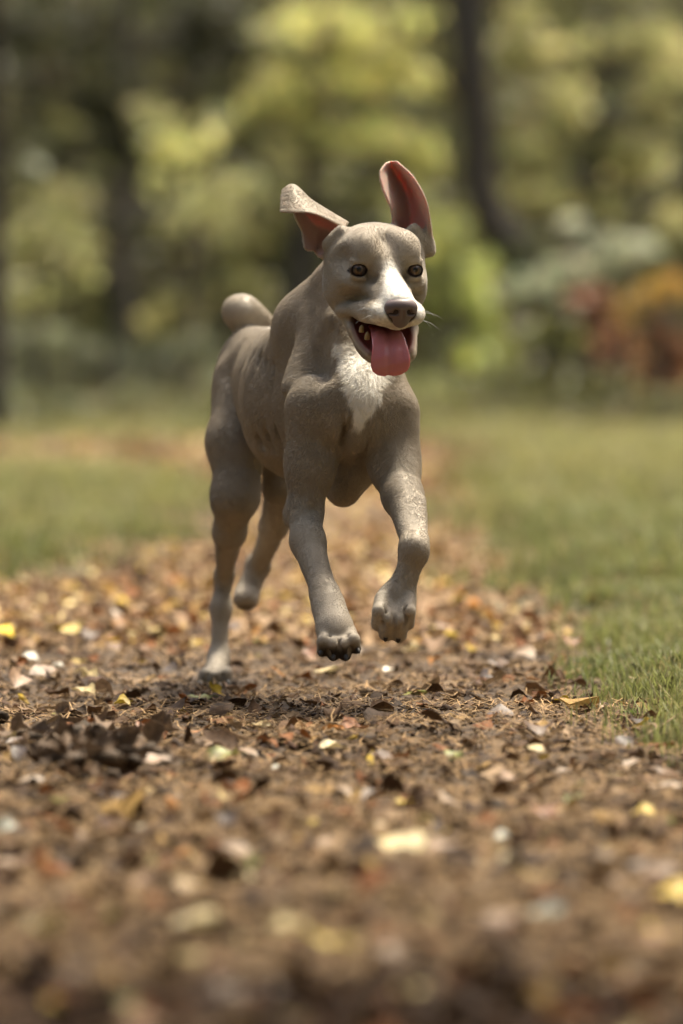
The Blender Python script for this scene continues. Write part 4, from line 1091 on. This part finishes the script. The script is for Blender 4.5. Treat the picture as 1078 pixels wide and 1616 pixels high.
stick([(645, 1330, .004), (680, 1372, .006), (730, 1392, .004)], .0060, 'dark crooked stick in the middle foreground, sloping down to the right')
stick([(770, 1402, .004), (815, 1376, .012), (870, 1372, .004)], .0066, 'dark bowed stick right of the crooked one, in the foreground')
stick([(930, 1215, .003), (1000, 1188, .012), (1075, 1150, .02)], .0022, 'thin pale twig rising toward the grass at the right edge', col=(.24, .16, .09))
stick([(260, 1205, .002), (330, 1195, .004), (395, 1200, .002)], .0018, 'thin twig lying below the planted hind paw', col=(.16, .10, .06))
stick([(560, 1240, .002), (640, 1262, .005), (700, 1256, .002)], .0020, 'thin brown twig in the sharp band, right of the middle', col=(.13, .08, .05))
stick([(120, 1480, .003), (230, 1500, .006), (330, 1540, .003)], .0040, 'blurred twig low at the left of the picture', col=(.10, .07, .05))
def clump():
    rng = np.random.default_rng(8); c0 = path_pt(125, 1205); V, F, C = [], [], []; off = 0
    for k in range(60):                                            # lumps of earth
        p = path_pt(rng.normal(125, 52), rng.normal(1200, 17)); s = rng.uniform(.006, .017)
        bm = bmesh.new(); bmesh.ops.create_icosphere(bm, subdivisions=2, radius=1)
        v = np.array([v.co[:] for v in bm.verts]); f = [[q.index for q in t.verts] for t in bm.faces]; bm.free()
        v = v * (1 + .35 * (vnz(v * 1.7 + k * 3)[:, None] - .5) * 2) * np.array([1, .9, .75]) * s
        p = p + (0, 0, s * .6 + rng.uniform(0, .014)); V.append(v + p - c0); F += [[i + off for i in t] for t in f]; off += len(v)
        C.append(np.tile(np.array((.075, .052, .034)) * rng.uniform(.6, 1.7), (len(v), 1)))
    for k in range(150):                                           # crumpled leaves worked into it
        p = path_pt(rng.normal(128, 58), rng.normal(1200, 20)); L = rng.uniform(.02, .045)
        v = make_leaf_verts(KINDS[rng.integers(4)], L, rng.normal(0, 1.2), rng.uniform(-.9, .9), rng.normal(0, .8), rng) @ rot(rng, .8).T
        V.append(v + p - c0 + (0, 0, rng.uniform(.004, .034))); F += [[i + off for i in t] for t in LF]; off += len(v)
        C.append(np.tile(np.array((.095, .064, .042)) * rng.uniform(.5, 2.0), (len(v), 1)))
    o = mesh_obj('leaf_clump', np.concatenate(V), F, litter_m); o['kind'] = 'stuff'; o.location = tuple(c0); set_col(o.data, 'tint', np.concatenate(C))
    tag(o, 'dark clump of crumpled dead leaves and earth at the left side of the path', 'leaf clump')
def vnz(p):
    return .5 + .5 * np.sin(p[:, 0] * 2.1 + np.sin(p[:, 1] * 1.9)) * np.sin(p[:, 1] * 2.3 + 1.3 + np.sin(p[:, 2] * 2.7)) 
clump()
def sprout(px, py, h, n, label, seed):
    rng = np.random.default_rng(seed); p = path_pt(px, py); V, F = [], []
    for k in range(n):
        a = rng.uniform(0, 6.28); d = np.array([math.cos(a), math.sin(a), 0]); s = np.array([-d[1], d[0], 0]) * .0022; H_ = h * rng.uniform(.5, 1); b = rng.uniform(.2, .9) * H_
        r = d * rng.uniform(0, .006); o = len(V)
        V += [r - s, r + s, r + d*b*.35 + s + (0, 0, H_*.6), r + d*b*.35 - s + (0, 0, H_*.6), r + d*b + (0, 0, H_)]; F += [(o, o+1, o+2, o+3), (o+3, o+2, o+4)]
    ob = mesh_obj('grass_sprout', V, F, grass_m); ob.location = tuple(p); set_col(ob.data, 'tint', np.tile((.16, .26, .05), (len(V), 1)) * rng.uniform(.7, 1.2, (len(V), 1))); tag(ob, label, 'grass sprout', 'green sprouts on the path')
sprout(385, 1400, .040, 16, 'fresh green sprout beside the broad pale leaf in the foreground', 1)
sprout(245, 1378, .020, 14, 'low green tuft left of the green sprout in the foreground', 2)
sprout(95, 1350, .012, 18, 'dark green low tuft near the left side, below the clump', 3)
sprout(998, 1135, .016, 40, 'small green tuft on the path just left of the grass edge', 4)
